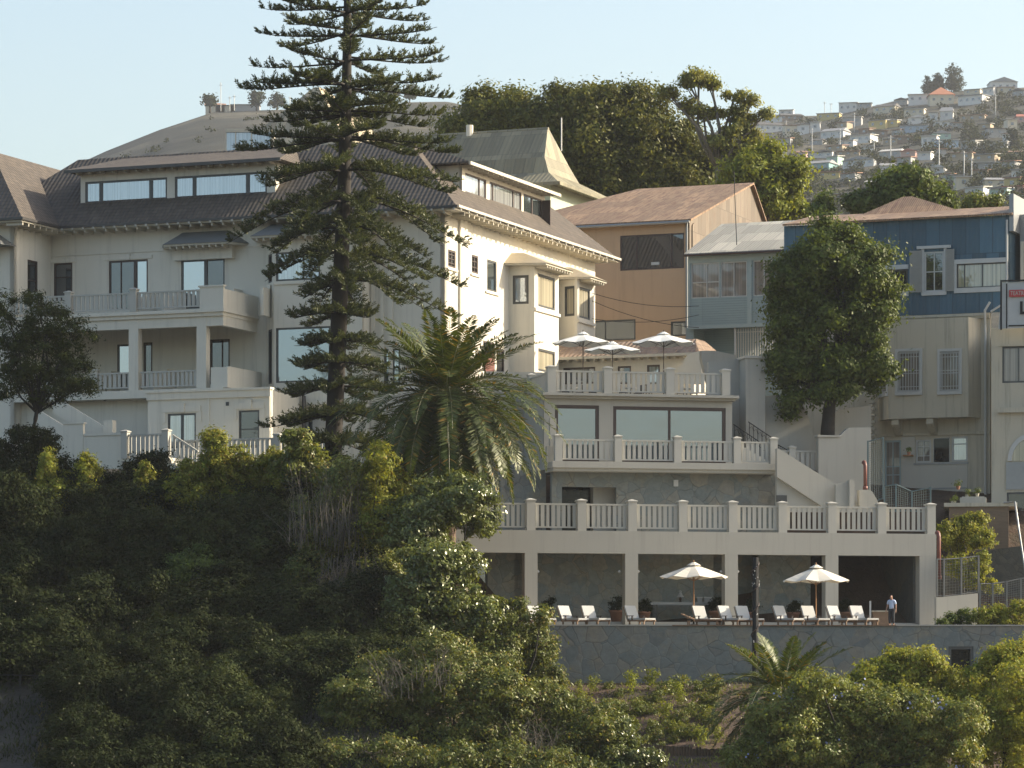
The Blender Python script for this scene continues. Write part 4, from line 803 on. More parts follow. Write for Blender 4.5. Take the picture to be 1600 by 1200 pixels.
# billboard on the corner
SG = thing('sign_board', 'white mesh sign board with a small red plate on the corner house', 'sign', F.pt(F.u(1580), -1, F.z(515, 1580)))
v = -1.0; q = [(1560, 514), (1680, 508), (1680, 434), (1566, 442)]; mb = MB(); poly_wall(mb, F, q, v, .06); mb.build('panel', M['wpaint'], SG)
mb = MB(); a, b = F.u(1563, v), F.u(1680, v); z0, z1 = F.z(515, 1580, v), F.z(440, 1580, v)
mb.fbox(F, a, a+.1, v-.08, v-.003, z0, z1).fbox(F, a+.35, a+.42, v-.06, v-.003, z0+.08, z1-.12).fbox(F, a, b, v-.09, v-.002, z1, z1+.1).fbox(F, a+.5, b, v-.06, v-.004, z0+.2, z0+.27)
mb.build('frame', M['iron'], SG)
MB().fbox(F, F.u(1577, v), F.u(1660, v), v-.12, v-.061, F.z(464, 1590, v), F.z(453, 1590, v)).build('plate', M['red'], SG)
MB().fbox(F, F.u(1594, v), F.u(1598, v), v-.1, v-.005, F.z(491, 1596, v), F.z(471, 1596, v)).fbox(F, F.u(1598, v)+.002, F.u(1608, v), v-.1, v-.005, F.z(491, 1596, v), F.z(487, 1596, v)).build('letter', M['iron'], SG)
tc = bpy.data.curves.new('lettering', 'FONT'); tc.body = 'TEATRO M'; tc.size = .36; tc.extrude = .004; tc.align_x = 'LEFT'; tc.align_y = 'CENTER'; tc.materials.append(M['white'])
to0 = bpy.data.objects.new('tmp', tc); col.objects.link(to0); bpy.context.view_layer.update(); tme = bpy.data.meshes.new_from_object(to0.evaluated_get(bpy.context.evaluated_depsgraph_get())); bpy.data.objects.remove(to0); to = bpy.data.objects.new('lettering', tme); col.objects.link(to); to.parent = SG; to.location = F.pt(F.u(1579, v), v-.128, F.z(458.6, 1590, v))-WL[SG.name]; to.rotation_euler = (R(90), 0, R(-14)); to.scale = (.75, 1, 1)
# ------------------------------------------------------------------ right-hand garden: brick wall, fences, pipes
F = Frame(1500, 213, -8)
BW = thing('brick_garden_wall', 'brown brick terrace wall below the grey corner house', 'wall', F.pt(0, 0, 6))
mb = MB().fbox(F, F.u(1483), F.u(1576), -.2, 6, 4, F.z(792, 1520)); mb.build('wall', M['brick'], BW); MB().fbox(F, F.u(1475), F.u(1590), -.35, 6, F.z(792, 1520)+.003, F.z(786, 1520)).build('coping', M['greyp'], BW)
MB().tube([F.pt(F.u(1568), -.5, F.z(786, 1568)), F.pt(F.u(1586), -.5, F.z(785, 1586)), F.pt(F.u(1592), -1.5, F.z(830, 1592)), F.pt(F.u(1603), -4, F.z(905, 1603))], .06, 7).build('handrail', M['galv'], BW)
FS = Frame(1520, 211, -8); fs = thing('fieldstone_bank_wall', 'rough fieldstone wall below the brick terrace wall', 'wall', FS.pt(0, 0, 5))
mb = MB(); poly_wall(mb, FS, [(1462, 985), (1700, 985), (1700, 840), (1540, 860), (1475, 870), (1462, 850)], 0, 1.5); mb.build('wall', M['rock'], fs)
P1 = thing('planter_box', 'long concrete planter box on top of the brick terrace wall', 'planter', F.pt(F.u(1520), .3, F.z(786, 1520))); MB().fbox(F, F.u(1500), F.u(1541), -.1, .6, F.z(786, 1520), F.z(780, 1520)+.1).fbox(F, F.u(1503), F.u(1538), .0, .5, F.z(780, 1520)+.101, F.z(779, 1520)+.12).build('box', M['wall2'], P1)
E = Frame(1463, 203, 14)
GW = thing('low_garden_wall', 'low white wall running right from the arcade beneath a wire mesh fence', 'wall', E.pt(0, 0, zdk)); mb = MB(); poly_wall(mb, E, [(1463, 985), (1528, 985), (1528, 927), (1472, 933), (1463, 933)], 0, .3); mb.build('wall', M['wall2'], GW)
def mesh_fence(F, label, pts, v, name='mesh_fence', group=None, mat='fencem', sp=.16, npost=3):
    """pts: (column, top row, bottom row) from left to right"""
    o = thing(name, label, 'fence', F.pt(F.u(pts[0][0], v), v, F.z(pts[0][2], pts[0][0], v)), group); fr = MB(); me = MB()
    for i, (a, t, b) in enumerate(pts):
        u = F.u(a, v); fr.fbox(F, u-.05, u+.05, v-.05, v+.05, F.z(b, a, v), F.z(t, a, v)+.05)
        if i:
            a0, t0, b0 = pts[i-1]; u0 = F.u(a0, v); zt0, zb0_, zt1_, zb1_ = F.z(t0, a0, v), F.z(b0, a0, v), F.z(t, a, v), F.z(b, a, v)
            fr.tube([F.pt(u0, v, zt0), F.pt(u, v, zt1_)], .035, 5).tube([F.pt(u0, v, zb0_+.06), F.pt(u, v, zb1_+.06)], .035, 5)
            n = int((u-u0)/sp)
            for k in range(1, n): f = k/n; x = u0+(u-u0)*f; me.tube([F.pt(x, v, zb0_+(zb1_-zb0_)*f), F.pt(x, v, zt0+(zt1_-zt0)*f)], .009, 3, False)
            m = int((zt0-zb0_)/sp)
            for k in range(1, m): f = k/m; me.tube([F.pt(u0, v, zb0_+(zt0-zb0_)*f), F.pt(u, v, zb1_+(zt1_-zb1_)*f)], .009, 3, False)
    fr.build('posts_and_rails', M[mat], o); me.build('mesh', M[mat], o); return o
mesh_fence(E, 'grey wire mesh fence standing on the low white garden wall', [(1464, 874, 932), (1475, 874, 933), (1502, 872, 930), (1529, 869, 926)], .15)
mesh_fence(Frame(1530, 201, 10), 'grey wire fence stepping up behind the flower bed at the right edge', [(1531, 912, 985), (1551, 912, 985), (1573, 909, 985), (1595, 904, 985), (1630, 900, 985)], 0, sp=.12)
mesh_fence(Frame(1400, 214, -8), 'tall pale green mesh gate before the door of the grey rendered house', [(1356, 690, 790), (1380, 684, 780)], 0, 'mesh_gate', mat='gate', sp=.13)
mesh_fence(Frame(1400, 211.5, -8), 'sloping pale green mesh fence left of the brick terrace wall', [(1382, 760, 800), (1400, 757, 800), (1425, 768, 800), (1454, 762, 802)], 0, mat='gate', sp=.13)
def rpipe(px, y0, y1, Y, label):
    q, p = P(px, y0, Y), P(px, y1, Y); o = MB().tube([p, q-Vector((0, 0, .25)), q-Vector((.03, -.02, .08)), q+Vector((-.05, .25, 0)), q+Vector((-.05, .5, 0))], [.11, .11, .12, .13, .13], 10).tube([p, p+Vector((0, 0, .2))], .15, 10).build('red_pipe', M['pipe'], None, True)
    setp(o, label, 'pipe')
rpipe(1467, 832, 905, 203.5, 'thick red pipe rising against the right end of the arcade'); rpipe(1352, 722, 765, 213, 'short red pipe beside the white garden wall and mesh gate')
# ------------------------------------------------------------------ buildings behind the hotel
Gf = Frame(873, 275, -21.5); Gs = Frame(873, 275, 68.5)
GB = thing('olive_roofed_building', 'mint green building with a steep olive sheet roof flaring into a wide skirt', 'building', Gf.pt(-8, 5, 30))
ze = Gf.z(284, 873); L = Gs.u(990); zi = ze+1.1; zr_ = (YH-196)/FL*279
r = MB().hexa([Gf.pt(-26, 0, ze), Gf.pt(0, 0, ze), Gf.pt(0, L, ze), Gf.pt(-26, L, ze)], [Gf.pt(-24, 2, zi), Gf.pt(-1.6, 2, zi), Gf.pt(-1.6, 8.8, zi), Gf.pt(-24, 8.8, zi)])
mid = [Gf.pt(-23.4, 2.7, zi+1.3), Gf.pt(-2.2, 2.7, zi+1.3), Gf.pt(-2.2, 8.1, zi+1.3), Gf.pt(-23.4, 8.1, zi+1.3)]
r.hexa([Gf.pt(-24, 2.003, zi), Gf.pt(-1.603, 2.003, zi), Gf.pt(-1.603, 8.8, zi), Gf.pt(-24, 8.8, zi)], mid)
r.hexa(mid, [Gf.pt(-20, 5.2, zr_), Gf.pt(-2.9, 5.2, zr_), Gf.pt(-2.9, 5.6, zr_), Gf.pt(-20, 5.6, zr_)]); r.build('roof', M['greenroof'], GB)
MB().tube([Gf.pt(-19.8, 5.4, zr_+.05), Gf.pt(-2.9, 5.4, zr_+.05)], .16, 6).build('ridge_cap', M['greenroof'], GB)
mb = MB().fbox(Gf, -25, -1.1, 1.1, L-1.1, 22, ze-.02); mb.build('wall', M['mint'], GB)
MB().fbox(Gf, -26.1, .12, -.12, -.004, ze-.22, ze+.03).fbox(Gs, -.12, L, -.12, -.003, ze-.22, ze+.03).build('fascia', M['greenroof'], GB)
MB().tube([Gf.pt(-9.5, 5.2, zr_-.2), Gf.pt(-9.5, 5.2, zr_+.7)], .28, 8).build('chimney', M['wall'], GB)
MB().tube([P(877, 236, 279.6), P(877, 184, 279.6)], .06, 5).build('vent_pipe', M['galv'], GB)
Tf = Frame(545, 262, -21.5)
TT = thing('tan_roofed_tower', 'tower with a steep tan batten roof rising behind the dark conifer', 'tower', Tf.pt(-4, 6, 30))
ze = Tf.z(232, 545); zt = (YH-134)/FL*268
MB().hexa([Tf.pt(-10, 0, ze), Tf.pt(0, 0, ze), Tf.pt(0, 13, ze), Tf.pt(-10, 13, ze)], [Tf.pt(-5.2, 5.2, zt), Tf.pt(-4.8, 5.2, zt), Tf.pt(-4.8, 7, zt), Tf.pt(-5.2, 7, zt)]).build('roof', M['tanroof'], TT)
MB().fbox(Tf, -9, -1, 1, 12, 20, ze-.01).build('wall', M['wall'], TT)
# ------------------------------------------------------------------ far hillside town
RNG = random.Random(11)
WC = dict(white=(.62, .61, .58), cream=(.56, .50, .38), yellow=(.52, .42, .17), tan=(.36, .29, .20), brown=(.22, .16, .12), grey=(.34, .34, .33), mint=(.36, .50, .42), teal=(.22, .38, .38), pink=(.50, .32, .27), blue=(.33, .42, .52), green=(.22, .32, .22))
RC = dict(grey=(.26, .26, .26), dark=(.09, .085, .08), rusty=(.30, .16, .10), pale=(.50, .48, .44), terracotta=(.42, .17, .09), red=(.36, .12, .08))
hm = {}
def hmat(c, roof):
    k = (c, roof)
    if k not in hm: hm[k] = flat(('roof_' if roof else 'wall_')+c, (RC if roof else WC)[c], .8, var=.15, ns=.6)
    return hm[k]
def on_hill(px, py):
    lo, hi = 360.0, 1690.0
    def f(Y): q = (px-CX)/FL*Y; return ground(q, Y)/Y-(YH-py)/FL
    Y = lo
    while Y < hi:
        if f(Y) >= 0: break
        Y += 12
    return ((px-CX)/FL*Y, Y)
ORD = ['first', 'second', 'third', 'fourth', 'fifth', 'sixth', 'seventh', 'eighth', 'ninth', 'tenth', 'eleventh', 'twelfth', 'thirteenth', 'fourteenth', 'fifteenth', 'sixteenth', 'seventeenth', 'eighteenth', 'nineteenth', 'twentieth', 'twenty-first', 'twenty-second', 'twenty-third', 'twenty-fourth', 'twenty-fifth', 'twenty-sixth']
HS = '''1500 152 125 58 white grey g|1190 247 112 66 cream terracotta p|1080 242 108 36 white pale f|1330 252 120 36 white grey f|720 280 85 38 white pale f|900 287 105 44 cream dark g|410 285 66 25 white pale f|350 327 76 36 white dark g|440 322 105 36 brown dark g|620 318 105 26 yellow pale f|1420 190 56 30 white grey f|1340 196 76 20 cream grey f|1510 187 78 26 cream rusty f|1570 205 60 30 grey dark g|800 262 70 24 grey dark f|985 236 60 26 grey dark g
335 382 112 46 white dark g|440 392 66 42 cream rusty f|495 386 56 40 white grey f|555 382 46 38 white pale f|640 416 112 48 white grey g|740 342 86 34 grey pale f|865 366 84 34 yellow grey f|940 350 50 26 yellow pale f|1050 292 92 26 cream pale f|1145 322 40 36 white grey f|1212 318 58 56 white grey g|1200 358 96 26 white pale f|1070 346 84 34 white pale g|1050 382 130 28 blue grey f|1340 332 115 26 tan rusty f|1480 402 116 30 grey dark f|1542 362 46 40 cream pale f|690 372 50 26 tan rusty f|800 392 56 24 brown rusty f|960 392 46 22 grey rusty f|1270 370 52 26 grey rusty f|1585 340 40 40 pink red g|1400 372 60 26 tan grey f
780 432 104 32 white pale f|870 408 90 28 brown rusty f|1000 432 84 25 brown rusty f|1125 446 72 42 white pale f|1190 422 86 38 mint grey g|1220 457 100 26 blue pale f|1320 457 76 28 grey pale f|1450 458 125 20 grey pale f|290 422 104 30 cream rusty f|560 452 60 26 grey dark g|710 452 70 22 white pale f|930 455 64 24 tan grey f|1540 436 60 28 white rusty f|400 450 60 24 grey rusty f
390 512 74 26 cream grey g|480 502 56 28 pink rusty g|930 502 104 38 grey pale g|1020 500 72 32 pink red g|820 482 46 34 white grey g|650 476 84 20 tan rusty f|130 492 84 24 cream grey f|1100 520 62 20 white pale f|720 500 104 18 tan rusty f|1180 500 60 24 grey rusty f|1560 500 66 26 tan rusty g
580 512 118 24 white dark f|560 577 130 48 teal grey g|640 548 56 34 mint pale f|770 557 160 42 white grey g|920 577 76 42 white grey g|1280 532 112 30 tan rusty f|1400 528 102 30 tan grey f|1410 562 125 20 grey pale f|1000 552 66 26 grey rusty f|1140 560 60 24 cream grey f|1520 556 64 24 grey rusty f
1170 602 56 34 white pale g|1210 622 46 28 grey rusty f|1300 662 72 48 cream pale f|620 627 104 24 yellow rusty f|860 652 100 36 grey pale g|1260 642 56 28 green grey f|1460 657 104 40 cream grey g|1540 662 76 44 yellow rusty f|720 640 70 24 grey rusty f|1380 612 70 26 tan rusty f|1570 600 60 26 white grey f
1350 712 92 34 white pale f|1470 714 86 36 mint grey f|1545 694 92 26 pink red f|1562 742 86 26 blue pale f|800 706 66 26 grey rusty f|680 720 66 26 tan grey f|1420 752 80 26 grey rusty f'''
HR = []
rown = ['topmost', 'second', 'third', 'fourth', 'fifth', 'sixth', 'lowest']
for ri, row in enumerate(HS.split('\n')):
    items = sorted([i.split() for i in row.split('|')], key=lambda t: float(t[0]))
    for k, (x, y, w, h, wc_, rc, kind) in enumerate(items):
        px, py = 1100+float(x)/3.2, 90+float(y)/3.2; X, Y = on_hill(px, py); z = ground(X, Y)+.4; sc = Y/FL; HR.append((px, py, float(w)/6.4, float(h)/3.2))
        W, Hh = float(w)/3.2*sc*1.08, float(h)/3.2*sc*1.1
        Dp = max(W*.8, 5); a = R(RNG.uniform(-35, 10)); h_w = Hh if kind == 'f' else Hh*.62; nw = max(1, int(W/2.6))
        o = thing('hillside_house', f"{wc_} hillside house with {rc} roof, {ORD[k]} from the left in the {rown[ri]} row", 'house', (X, Y, z), 'houses on the far hillside', a)
        WL[o.name] = Vector((0, 0, 0))
        MB().box(-W/2, W/2, 0, Dp, -3, h_w).build('wall', hmat(wc_, 0), o)
        if kind == 'f': MB().hexa([(-W/2-.3, -.6, h_w), (W/2+.3, -.6, h_w), (W/2+.3, Dp+.3, h_w+.7), (-W/2-.3, Dp+.3, h_w+.7)], [(-W/2-.3, -.6, h_w+.2), (W/2+.3, -.6, h_w+.2), (W/2+.3, Dp+.3, h_w+.9), (-W/2-.3, Dp+.3, h_w+.9)]).build('roof', hmat(rc, 1), o)
        elif kind == 'g': MB().hexa([(-W/2-.4, -.5, h_w), (W/2+.4, -.5, h_w), (W/2+.4, Dp+.4, h_w), (-W/2-.4, Dp+.4, h_w)], [(-.15, -.4, Hh), (.15, -.4, Hh), (.15, Dp+.3, Hh), (-.15, Dp+.3, Hh)] if k % 2 else [(-W/2+.3, Dp*.45, Hh), (W/2-.3, Dp*.45, Hh), (W/2-.3, Dp*.55, Hh), (-W/2+.3, Dp*.55, Hh)]).build('roof', hmat(rc, 1), o)
        else: MB().hexa([(-W/2-.6, -.6, h_w), (W/2+.6, -.6, h_w), (W/2+.6, Dp+.6, h_w), (-W/2-.6, Dp+.6, h_w)], [(-.1, Dp/2-.1, Hh+1.5), (.1, Dp/2-.1, Hh+1.5), (.1, Dp/2+.1, Hh+1.5), (-.1, Dp/2+.1, Hh+1.5)]).build('roof', hmat(rc, 1), o)
        for j in range(min(nw, 4)):
            x0 = -W/2+W*(j+.5)/min(nw, 4); MB().box(x0-.55, x0+.55, -.08, .02, h_w*.35, h_w*.35+min(1.1, h_w*.4)).build('window', M['gdark'], o)
# things on the far hills
def ridge(px, Yr, dy=0):
    x = (px-CX)/FL*Yr; return Vector((x, Yr, ground(x, Yr)+dy))
q = ridge(336, 1494); o = thing('hilltop_cabin', 'small cream cabin on the crest of the bare left hill', 'cabin', q); WL[o.name] = Vector((0, 0, 0)); MB().box(-4, 4, 0, 6, -2, 2.6).build('wall', hmat('cream', 0), o); MB().hexa([(-4.5, -.6, 2.6), (4.5, -.6, 2.6), (4.5, 6.5, 2.6), (-4.5, 6.5, 2.6)], [(-4.3, 3, 4.2), (4.3, 3, 3.6), (4.3, 3.3, 3.6), (-4.3, 3.3, 4.2)]).build('roof', hmat('rusty', 1), o)
for px, w in ((383, 6), (352, 4)):
    q = ridge(px, 1494); o = thing('hilltop_shed', 'low dark shed right of the cabin on the left hill crest' if px == 383 else 'tiny pale shed just beside the cabin on the left hill crest', 'shed', q, 'sheds on the hill crest'); WL[o.name] = Vector((0, 0, 0)); MB().box(-w, w, 0, 5, -2, 2).build('wall', hmat('grey' if px == 383 else 'cream', 0), o); MB().box(-w-.3, w+.3, -.4, 5.3, 2.003, 2.3).build('roof', hmat('dark', 1), o)
for k, (px, h, lb) in enumerate(((345, 12, 'tallest thin mast standing over the hilltop cabin'), (359, 6, 'short mast, first to the right of the hilltop cabin'), (366, 6.5, 'short mast, second to the right of the hilltop cabin'), (453, 5, 'short mast seen past the conifer on the left hill crest'))):
    q = ridge(px, 1490); setp(MB().tube([q, q+Vector((0, 0, h))], .14, 4).tube([q+Vector((-.8, 0, h*.9)), q+Vector((.8, 0, h*.9))], .09, 4).build('antenna_mast', M['galv'], None), lb, 'mast', 'masts on the hill crest')
for k, (x, y, h) in enumerate(((540, 480, 22), (680, 470, 20), (850, 500, 14), (1175, 590, 24), (1300, 625, 20), (1338, 640, 16), (603, 285, 16), (635, 270, 14), (752, 385, 18), (1458, 310, 22), (410, 400, 16), (933, 520, 18))):
    X, Y = on_hill(1100+x/3.2, 90+y/3.2); z = ground(X, Y); o = MB().tube([(X, Y, z-1), (X, Y, z+h*.42)], .16, 5).tube([(X-.9, Y, z+h*.39), (X+.9, Y, z+h*.39)], .1, 4).build('utility_pole', M['wpaint'], None)
    setp(o, 'thin utility pole standing among the houses of the far hillside', 'pole', 'utility poles on the far hillside')
# overhead cables in front of the orange house
for k, (a, b, c, d, lb) in enumerate(((925, 458, 1092, 478, 'uppermost overhead cable crossing the orange wall'), (925, 470, 1092, 512, 'overhead cable sloping down across the orange wall to the right'), (925, 498, 1092, 492, 'lowest overhead cable crossing the orange wall'))):
    p, q = P(a, b, 240), P(c, d, 236); pts = [p.lerp(q, t/8)-Vector((0, 0, .35*(1-(t/4-1)**2))) for t in range(9)]
    setp(MB().tube(pts, .018, 4).build('overhead_cable', M['iron'], None), lb, 'cable', 'overhead cables')
# ------------------------------------------------------------------ vegetation
def quads(name, C, A, B, mat):
    n = len(C); V = np.empty((n, 4, 3), 'f'); V[:, 0] = C-A; V[:, 1] = C-B; V[:, 2] = C+A; V[:, 3] = C+B
    me = bpy.data.meshes.new(name); me.vertices.add(n*4); me.vertices.foreach_set('co', V.ravel()); me.loops.add(n*4)
    me.loops.foreach_set('vertex_index', np.arange(n*4, dtype='i')); me.polygons.add(n); me.polygons.foreach_set('loop_start', np.arange(0, n*4, 4, dtype='i'))
    me.update(calc_edges=True); me.materials.append(mat); return me
def unit(v): return v/np.maximum(np.linalg.norm(v, axis=1), 1e-6)[:, None]
def leaves(rng, blobs, n, size, clump, asp=.5, fill=.22, up=.35, lo=-1.0, stretch=1.0):
    """leaf centres gathered in clumps over the surfaces of ellipsoids (cx,cy,cz,rx,ry,rz)"""
    B = np.array(blobs, 'f'); ar = (B[:, 3]*B[:, 5]+B[:, 4]*B[:, 5]+B[:, 3]*B[:, 4]); ar = ar/ar.sum(); Cs, Os_ = [], []
    for b, w in zip(B, ar):
        m = int(n*w); rm = b[3:].mean(); nc = max(6, int(5.5*(rm/clump)**2)); cc = clump
        d = unit(rng.normal(size=(nc, 3))); d = d[d[:, 2] > lo]; nc = len(d); rad = rng.uniform(.72, 1.10, (nc, 1)); cen = b[:3]+d*rad*b[3:]
        wgt = rng.uniform(.3, 1.3, nc); wgt /= wgt.sum(); k = rng.choice(nc, int(m*(1-fill)), p=wgt); s = rng.uniform(.6, 1.25, nc)[k]
        off = rng.normal(size=(len(k), 3))*(cc*.48*s[:, None])*np.array([1, 1, .72*stretch]); Cs.append(cen[k]+off); Os_.append(unit(off)*.8+d[k]*.6)
        f = int(m*fill); df = unit(rng.normal(size=(f, 3))); Cs.append(b[:3]+df*b[3:]*rng.uniform(.2, .85, (f, 1))); Os_.append(df)
    C = np.concatenate(Cs).astype('f'); O = np.concatenate(Os_); N_ = unit(O+np.array([0, 0, up])+rng.normal(size=C.shape)*.55)
    r = rng.normal(size=C.shape); A = unit(np.cross(N_, r)); Bv = np.cross(N_, A); s = size*rng.uniform(.65, 1.3, (len(C), 1))
    return C, A*s*.5, Bv*s*.5*asp
def to_obj(me, name, parent, loc=None):
    o = bpy.data.objects.new(name, me); col.objects.link(o); o.parent = parent; return o
def pxblob(a, Y, base):
    px, py, rx, ry = a[:4]; dy = a[4] if len(a) > 4 else 0; c = P(px, py, Y+dy)-base; k = (Y+dy)/FL
    return (c.x, c.y, c.z, rx*k, (rx+ry)/2*k*1.0, ry*k)
def tree(name, label, cat, Y, blobs, base, n, leaf, mat, clump=.8, trunk_r=.35, bark='bark', limbs=True, group=None, seed=1, fork=None, fill=.22, up=.35, asp=.5, trunk=None, lo=-1.0, stretch=1.0):
    bz = P(base[0], base[1], Y); rng = np.random.default_rng(seed); o = thing(name, label, cat, bz, group); WL[o.name] = Vector((0, 0, 0))
    bb = [pxblob(a, Y, bz) for a in blobs]; C, A_, B2 = leaves(rng, bb, n, leaf, clump, asp, fill, up, lo, stretch)
    me = quads('crown', C, A_, B2, LM[mat]); to_obj(me, 'crown', o)
    t = MB(); cen = sum((Vector(b[:3]) for b in bb), Vector())/len(bb); top = Vector((cen.x, cen.y, cen.z)); f = Vector(fork)-bz if fork is not None else top*.5
    if fork is None: f.z = top.z*.5
    rr = random.Random(seed); j = lambda s: Vector((rr.uniform(-s, s), rr.uniform(-s, s), rr.uniform(-s, s)*.4))
    t.tube([Vector((0, 0, -1.2)), f*.35+j(.15*trunk_r), f*.7+j(.2*trunk_r), f], [trunk_r*1.25, trunk_r*1.02, trunk_r*.9, trunk_r*.8], 9)
    if limbs:
        for b in bb:
            e = Vector(b[:3]); m_ = f.lerp(e, .5)+j(.12*(e-f).length)+Vector((0, 0, -.08*(e-f).length))
            t.tube([f-Vector((0, 0, .2)), m_, e, e+Vector((rr.uniform(-.5, .5)*b[3], 0, .6*b[5]))], [trunk_r*.62, trunk_r*.42, trunk_r*.22, trunk_r*.06], 6)
            for _ in range(3):
                g = m_.lerp(e, rr.uniform(.3, 1)); h = e+Vector((rr.uniform(-.8, .8)*b[3], rr.uniform(-.6, .6)*b[4], rr.uniform(-.3, .8)*b[5])); t.tube([g, g.lerp(h, .6)+j(.2), h], [trunk_r*.22, trunk_r*.13, trunk_r*.04], 5)
    k = t.build('trunk', M[bark], None, True); k.parent = o; return o
# trees on the far side
tree('ficus_tree', 'dense dark olive tree right behind the ridge of the steep olive roof', 'tree', 306, [(768, 178, 44, 40), (735, 195, 44, 36), (815, 190, 40, 44), (770, 225, 70, 40)], (770, 330), 52000, .34, 'ficus', 1.3, .6, seed=3)
tree('ficus_tree', 'huge dense dark olive tree with a domed crown above the rusty roof', 'tree', 303, [(880, 168, 46, 34), (945, 162, 54, 34), (1000, 176, 44, 38), (850, 200, 45, 42), (925, 215, 70, 55), (1000, 228, 62, 52), (1060, 262, 45, 40), (960, 275, 90, 40), (1060, 290, 75, 36), (1100, 285, 36, 34), (870, 250, 50, 50), (1030, 205, 30, 30), (1078, 238, 40, 38), (1112, 262, 34, 38), (1130, 295, 36, 26)], (1000, 400), 150000, .36, 'ficus', 1.4, .9, seed=4, group=None)
tree('eucalyptus_tree', 'tall airy eucalyptus with open pale green clumps against the sky', 'tree', 296, [(1092, 118, 22, 13), (1076, 130, 10, 8), (1112, 132, 12, 9), (1044, 146, 13, 9), (1074, 160, 8, 9), (1098, 174, 24, 7), (1148, 150, 15, 8), (1172, 160, 12, 8), (1196, 178, 10, 6), (1140, 178, 22, 10), (1168, 190, 18, 10), (1145, 204, 24, 10), (1178, 214, 16, 10), (1120, 222, 22, 10), (1165, 236, 22, 10), (1138, 248, 18, 9), (1185, 245, 12, 8)], (1128, 400), 20000, .30, 'euc', .62, .33, 'twig', seed=5, fill=.05, fork=P(1122, 262, 296))
tree('bright_leafy_tree', 'bright yellow green tree behind the sheet metal gable', 'tree', 282, [(1195, 255, 36, 26), (1160, 280, 38, 28), (1218, 285, 34, 28), (1240, 262, 22, 18), (1185, 315, 50, 30), (1232, 318, 34, 26)], (1195, 420), 30000, .36, 'bright', 1.1, .4, seed=6)
tree('round_dark_tree', 'dark round tree beside the peak of the rusty blue house roof', 'tree', 262, [(1425, 280, 38, 26), (1400, 300, 28, 24), (1450, 305, 30, 24), (1478, 312, 22, 18), (1425, 318, 52, 22)], (1425, 420), 24000, .36, 'deep', 1.0, .35, seed=7)
tree('round_dark_tree', 'low dark bushy tree left of the round tree behind the blue house', 'tree', 262, [(1358, 318, 24, 14), (1338, 322, 16, 12), (1378, 320, 16, 12)], (1358, 420), 9000, .34, 'deep', .8, .25, seed=8)
tree('small_cypress', 'small dark upright tree just left of the blue house roof', 'tree', 262, [(1288, 320, 12, 16), (1286, 332, 14, 14)], (1288, 420), 6000, .3, 'deep', .6, .2, seed=9)
tree('low_garden_tree', 'small yellow green bush between the blue house roof and the sign', 'tree', 258, [(1540, 318, 26, 12), (1515, 322, 16, 10)], (1530, 420), 6000, .3, 'mid', .7, .2, seed=10)
for px, py, rx, ry, lb in ((1450, 134, 8, 15, 'left slim tree on the crest of the far town hill'), (1464, 128, 8, 14, 'middle slim tree on the crest of the far town hill'), (1490, 122, 13, 22, 'tallest slim tree on the crest of the far town hill')):
    tree('crest_tree', lb, 'tree', 1640, [(px, py, rx, ry), (px+2, py+10, rx*1.1, ry)], (px, 152), 2600, 1.0, 'haze', 1.3, .5, group='trees on the far crest', seed=int(px))
for px, py, rx, ry, lb in ((328, 156, 4, 9, 'slim cypress beside the hilltop cabin'), (401, 152, 7, 9, 'small dark round tree on the left hill crest'), (433, 157, 7, 6, 'low spreading tree on the left hill crest'), (608, 148, 8, 14, 'dark tree on the left hill crest behind the conifer'), (640, 145, 7, 12, 'slim tree on the left hill crest right of the conifer trunk')):
    tree('crest_tree', lb, 'tree', 1480, [(px, py, rx, ry)], (px, 172), 1200, 1.4, 'haze', 2.4, .4, group='trees on the left crest', seed=int(px))
tree('grey_green_tree', 'tall pale green tree at the right edge of the far town', 'tree', 1250, [(1585, 225, 12, 18), (1588, 250, 13, 22), (1580, 270, 12, 14)], (1585, 300), 4200, 1.3, 'haze', 2.4, .5, seed=77)
tree('grey_green_tree', 'dark spreading tree below the highest house of the far town', 'tree', 1600, [(1560, 165, 24, 14), (1578, 158, 22, 14), (1540, 172, 16, 10)], (1560, 185), 5000, 1.6, 'haze', 2.6, .5, seed=78)
# scrub over the far hillsides: one mass nobody could count
rng = np.random.default_rng(21); bl = []
for _ in range(1100):
    px, py = rng.uniform(1120, 1640), rng.uniform(150, 345)
    if py < interp(px, SKY_R)+8 or any(abs(px-a) < w_+3 and b-h_*.9 < py < b+5 for a, b, w_, h_ in HR): continue
    X, Y = on_hill(px, py); r = rng.uniform(1.0, 2.9); bl.append((X, Y, ground(X, Y)+r*.4, r*1.3, r, r*.9))
for _ in range(30):
    px, py = rng.uniform(160, 760), rng.uniform(172, 250)
    if py < interp(px, SKY_L)+5: continue
    X, Y = on_hill(px, py); r = rng.uniform(.8, 2.2)*(1 if px < 440 else 1.6); bl.append((X, Y, ground(X, Y)+r*.3, r*1.4, r, r*.8))
C, A_, B2 = leaves(rng, bl, 60000, .95, 1.4, .7, .2); me = quads('hillside_scrub', C, A_, B2, LM['haze']); o = bpy.data.objects.new('hillside_scrub', me); col.objects.link(o)
setp(o, 'patchy grey green scrub covering the far hillsides between the houses', 'scrub', kind='stuff')
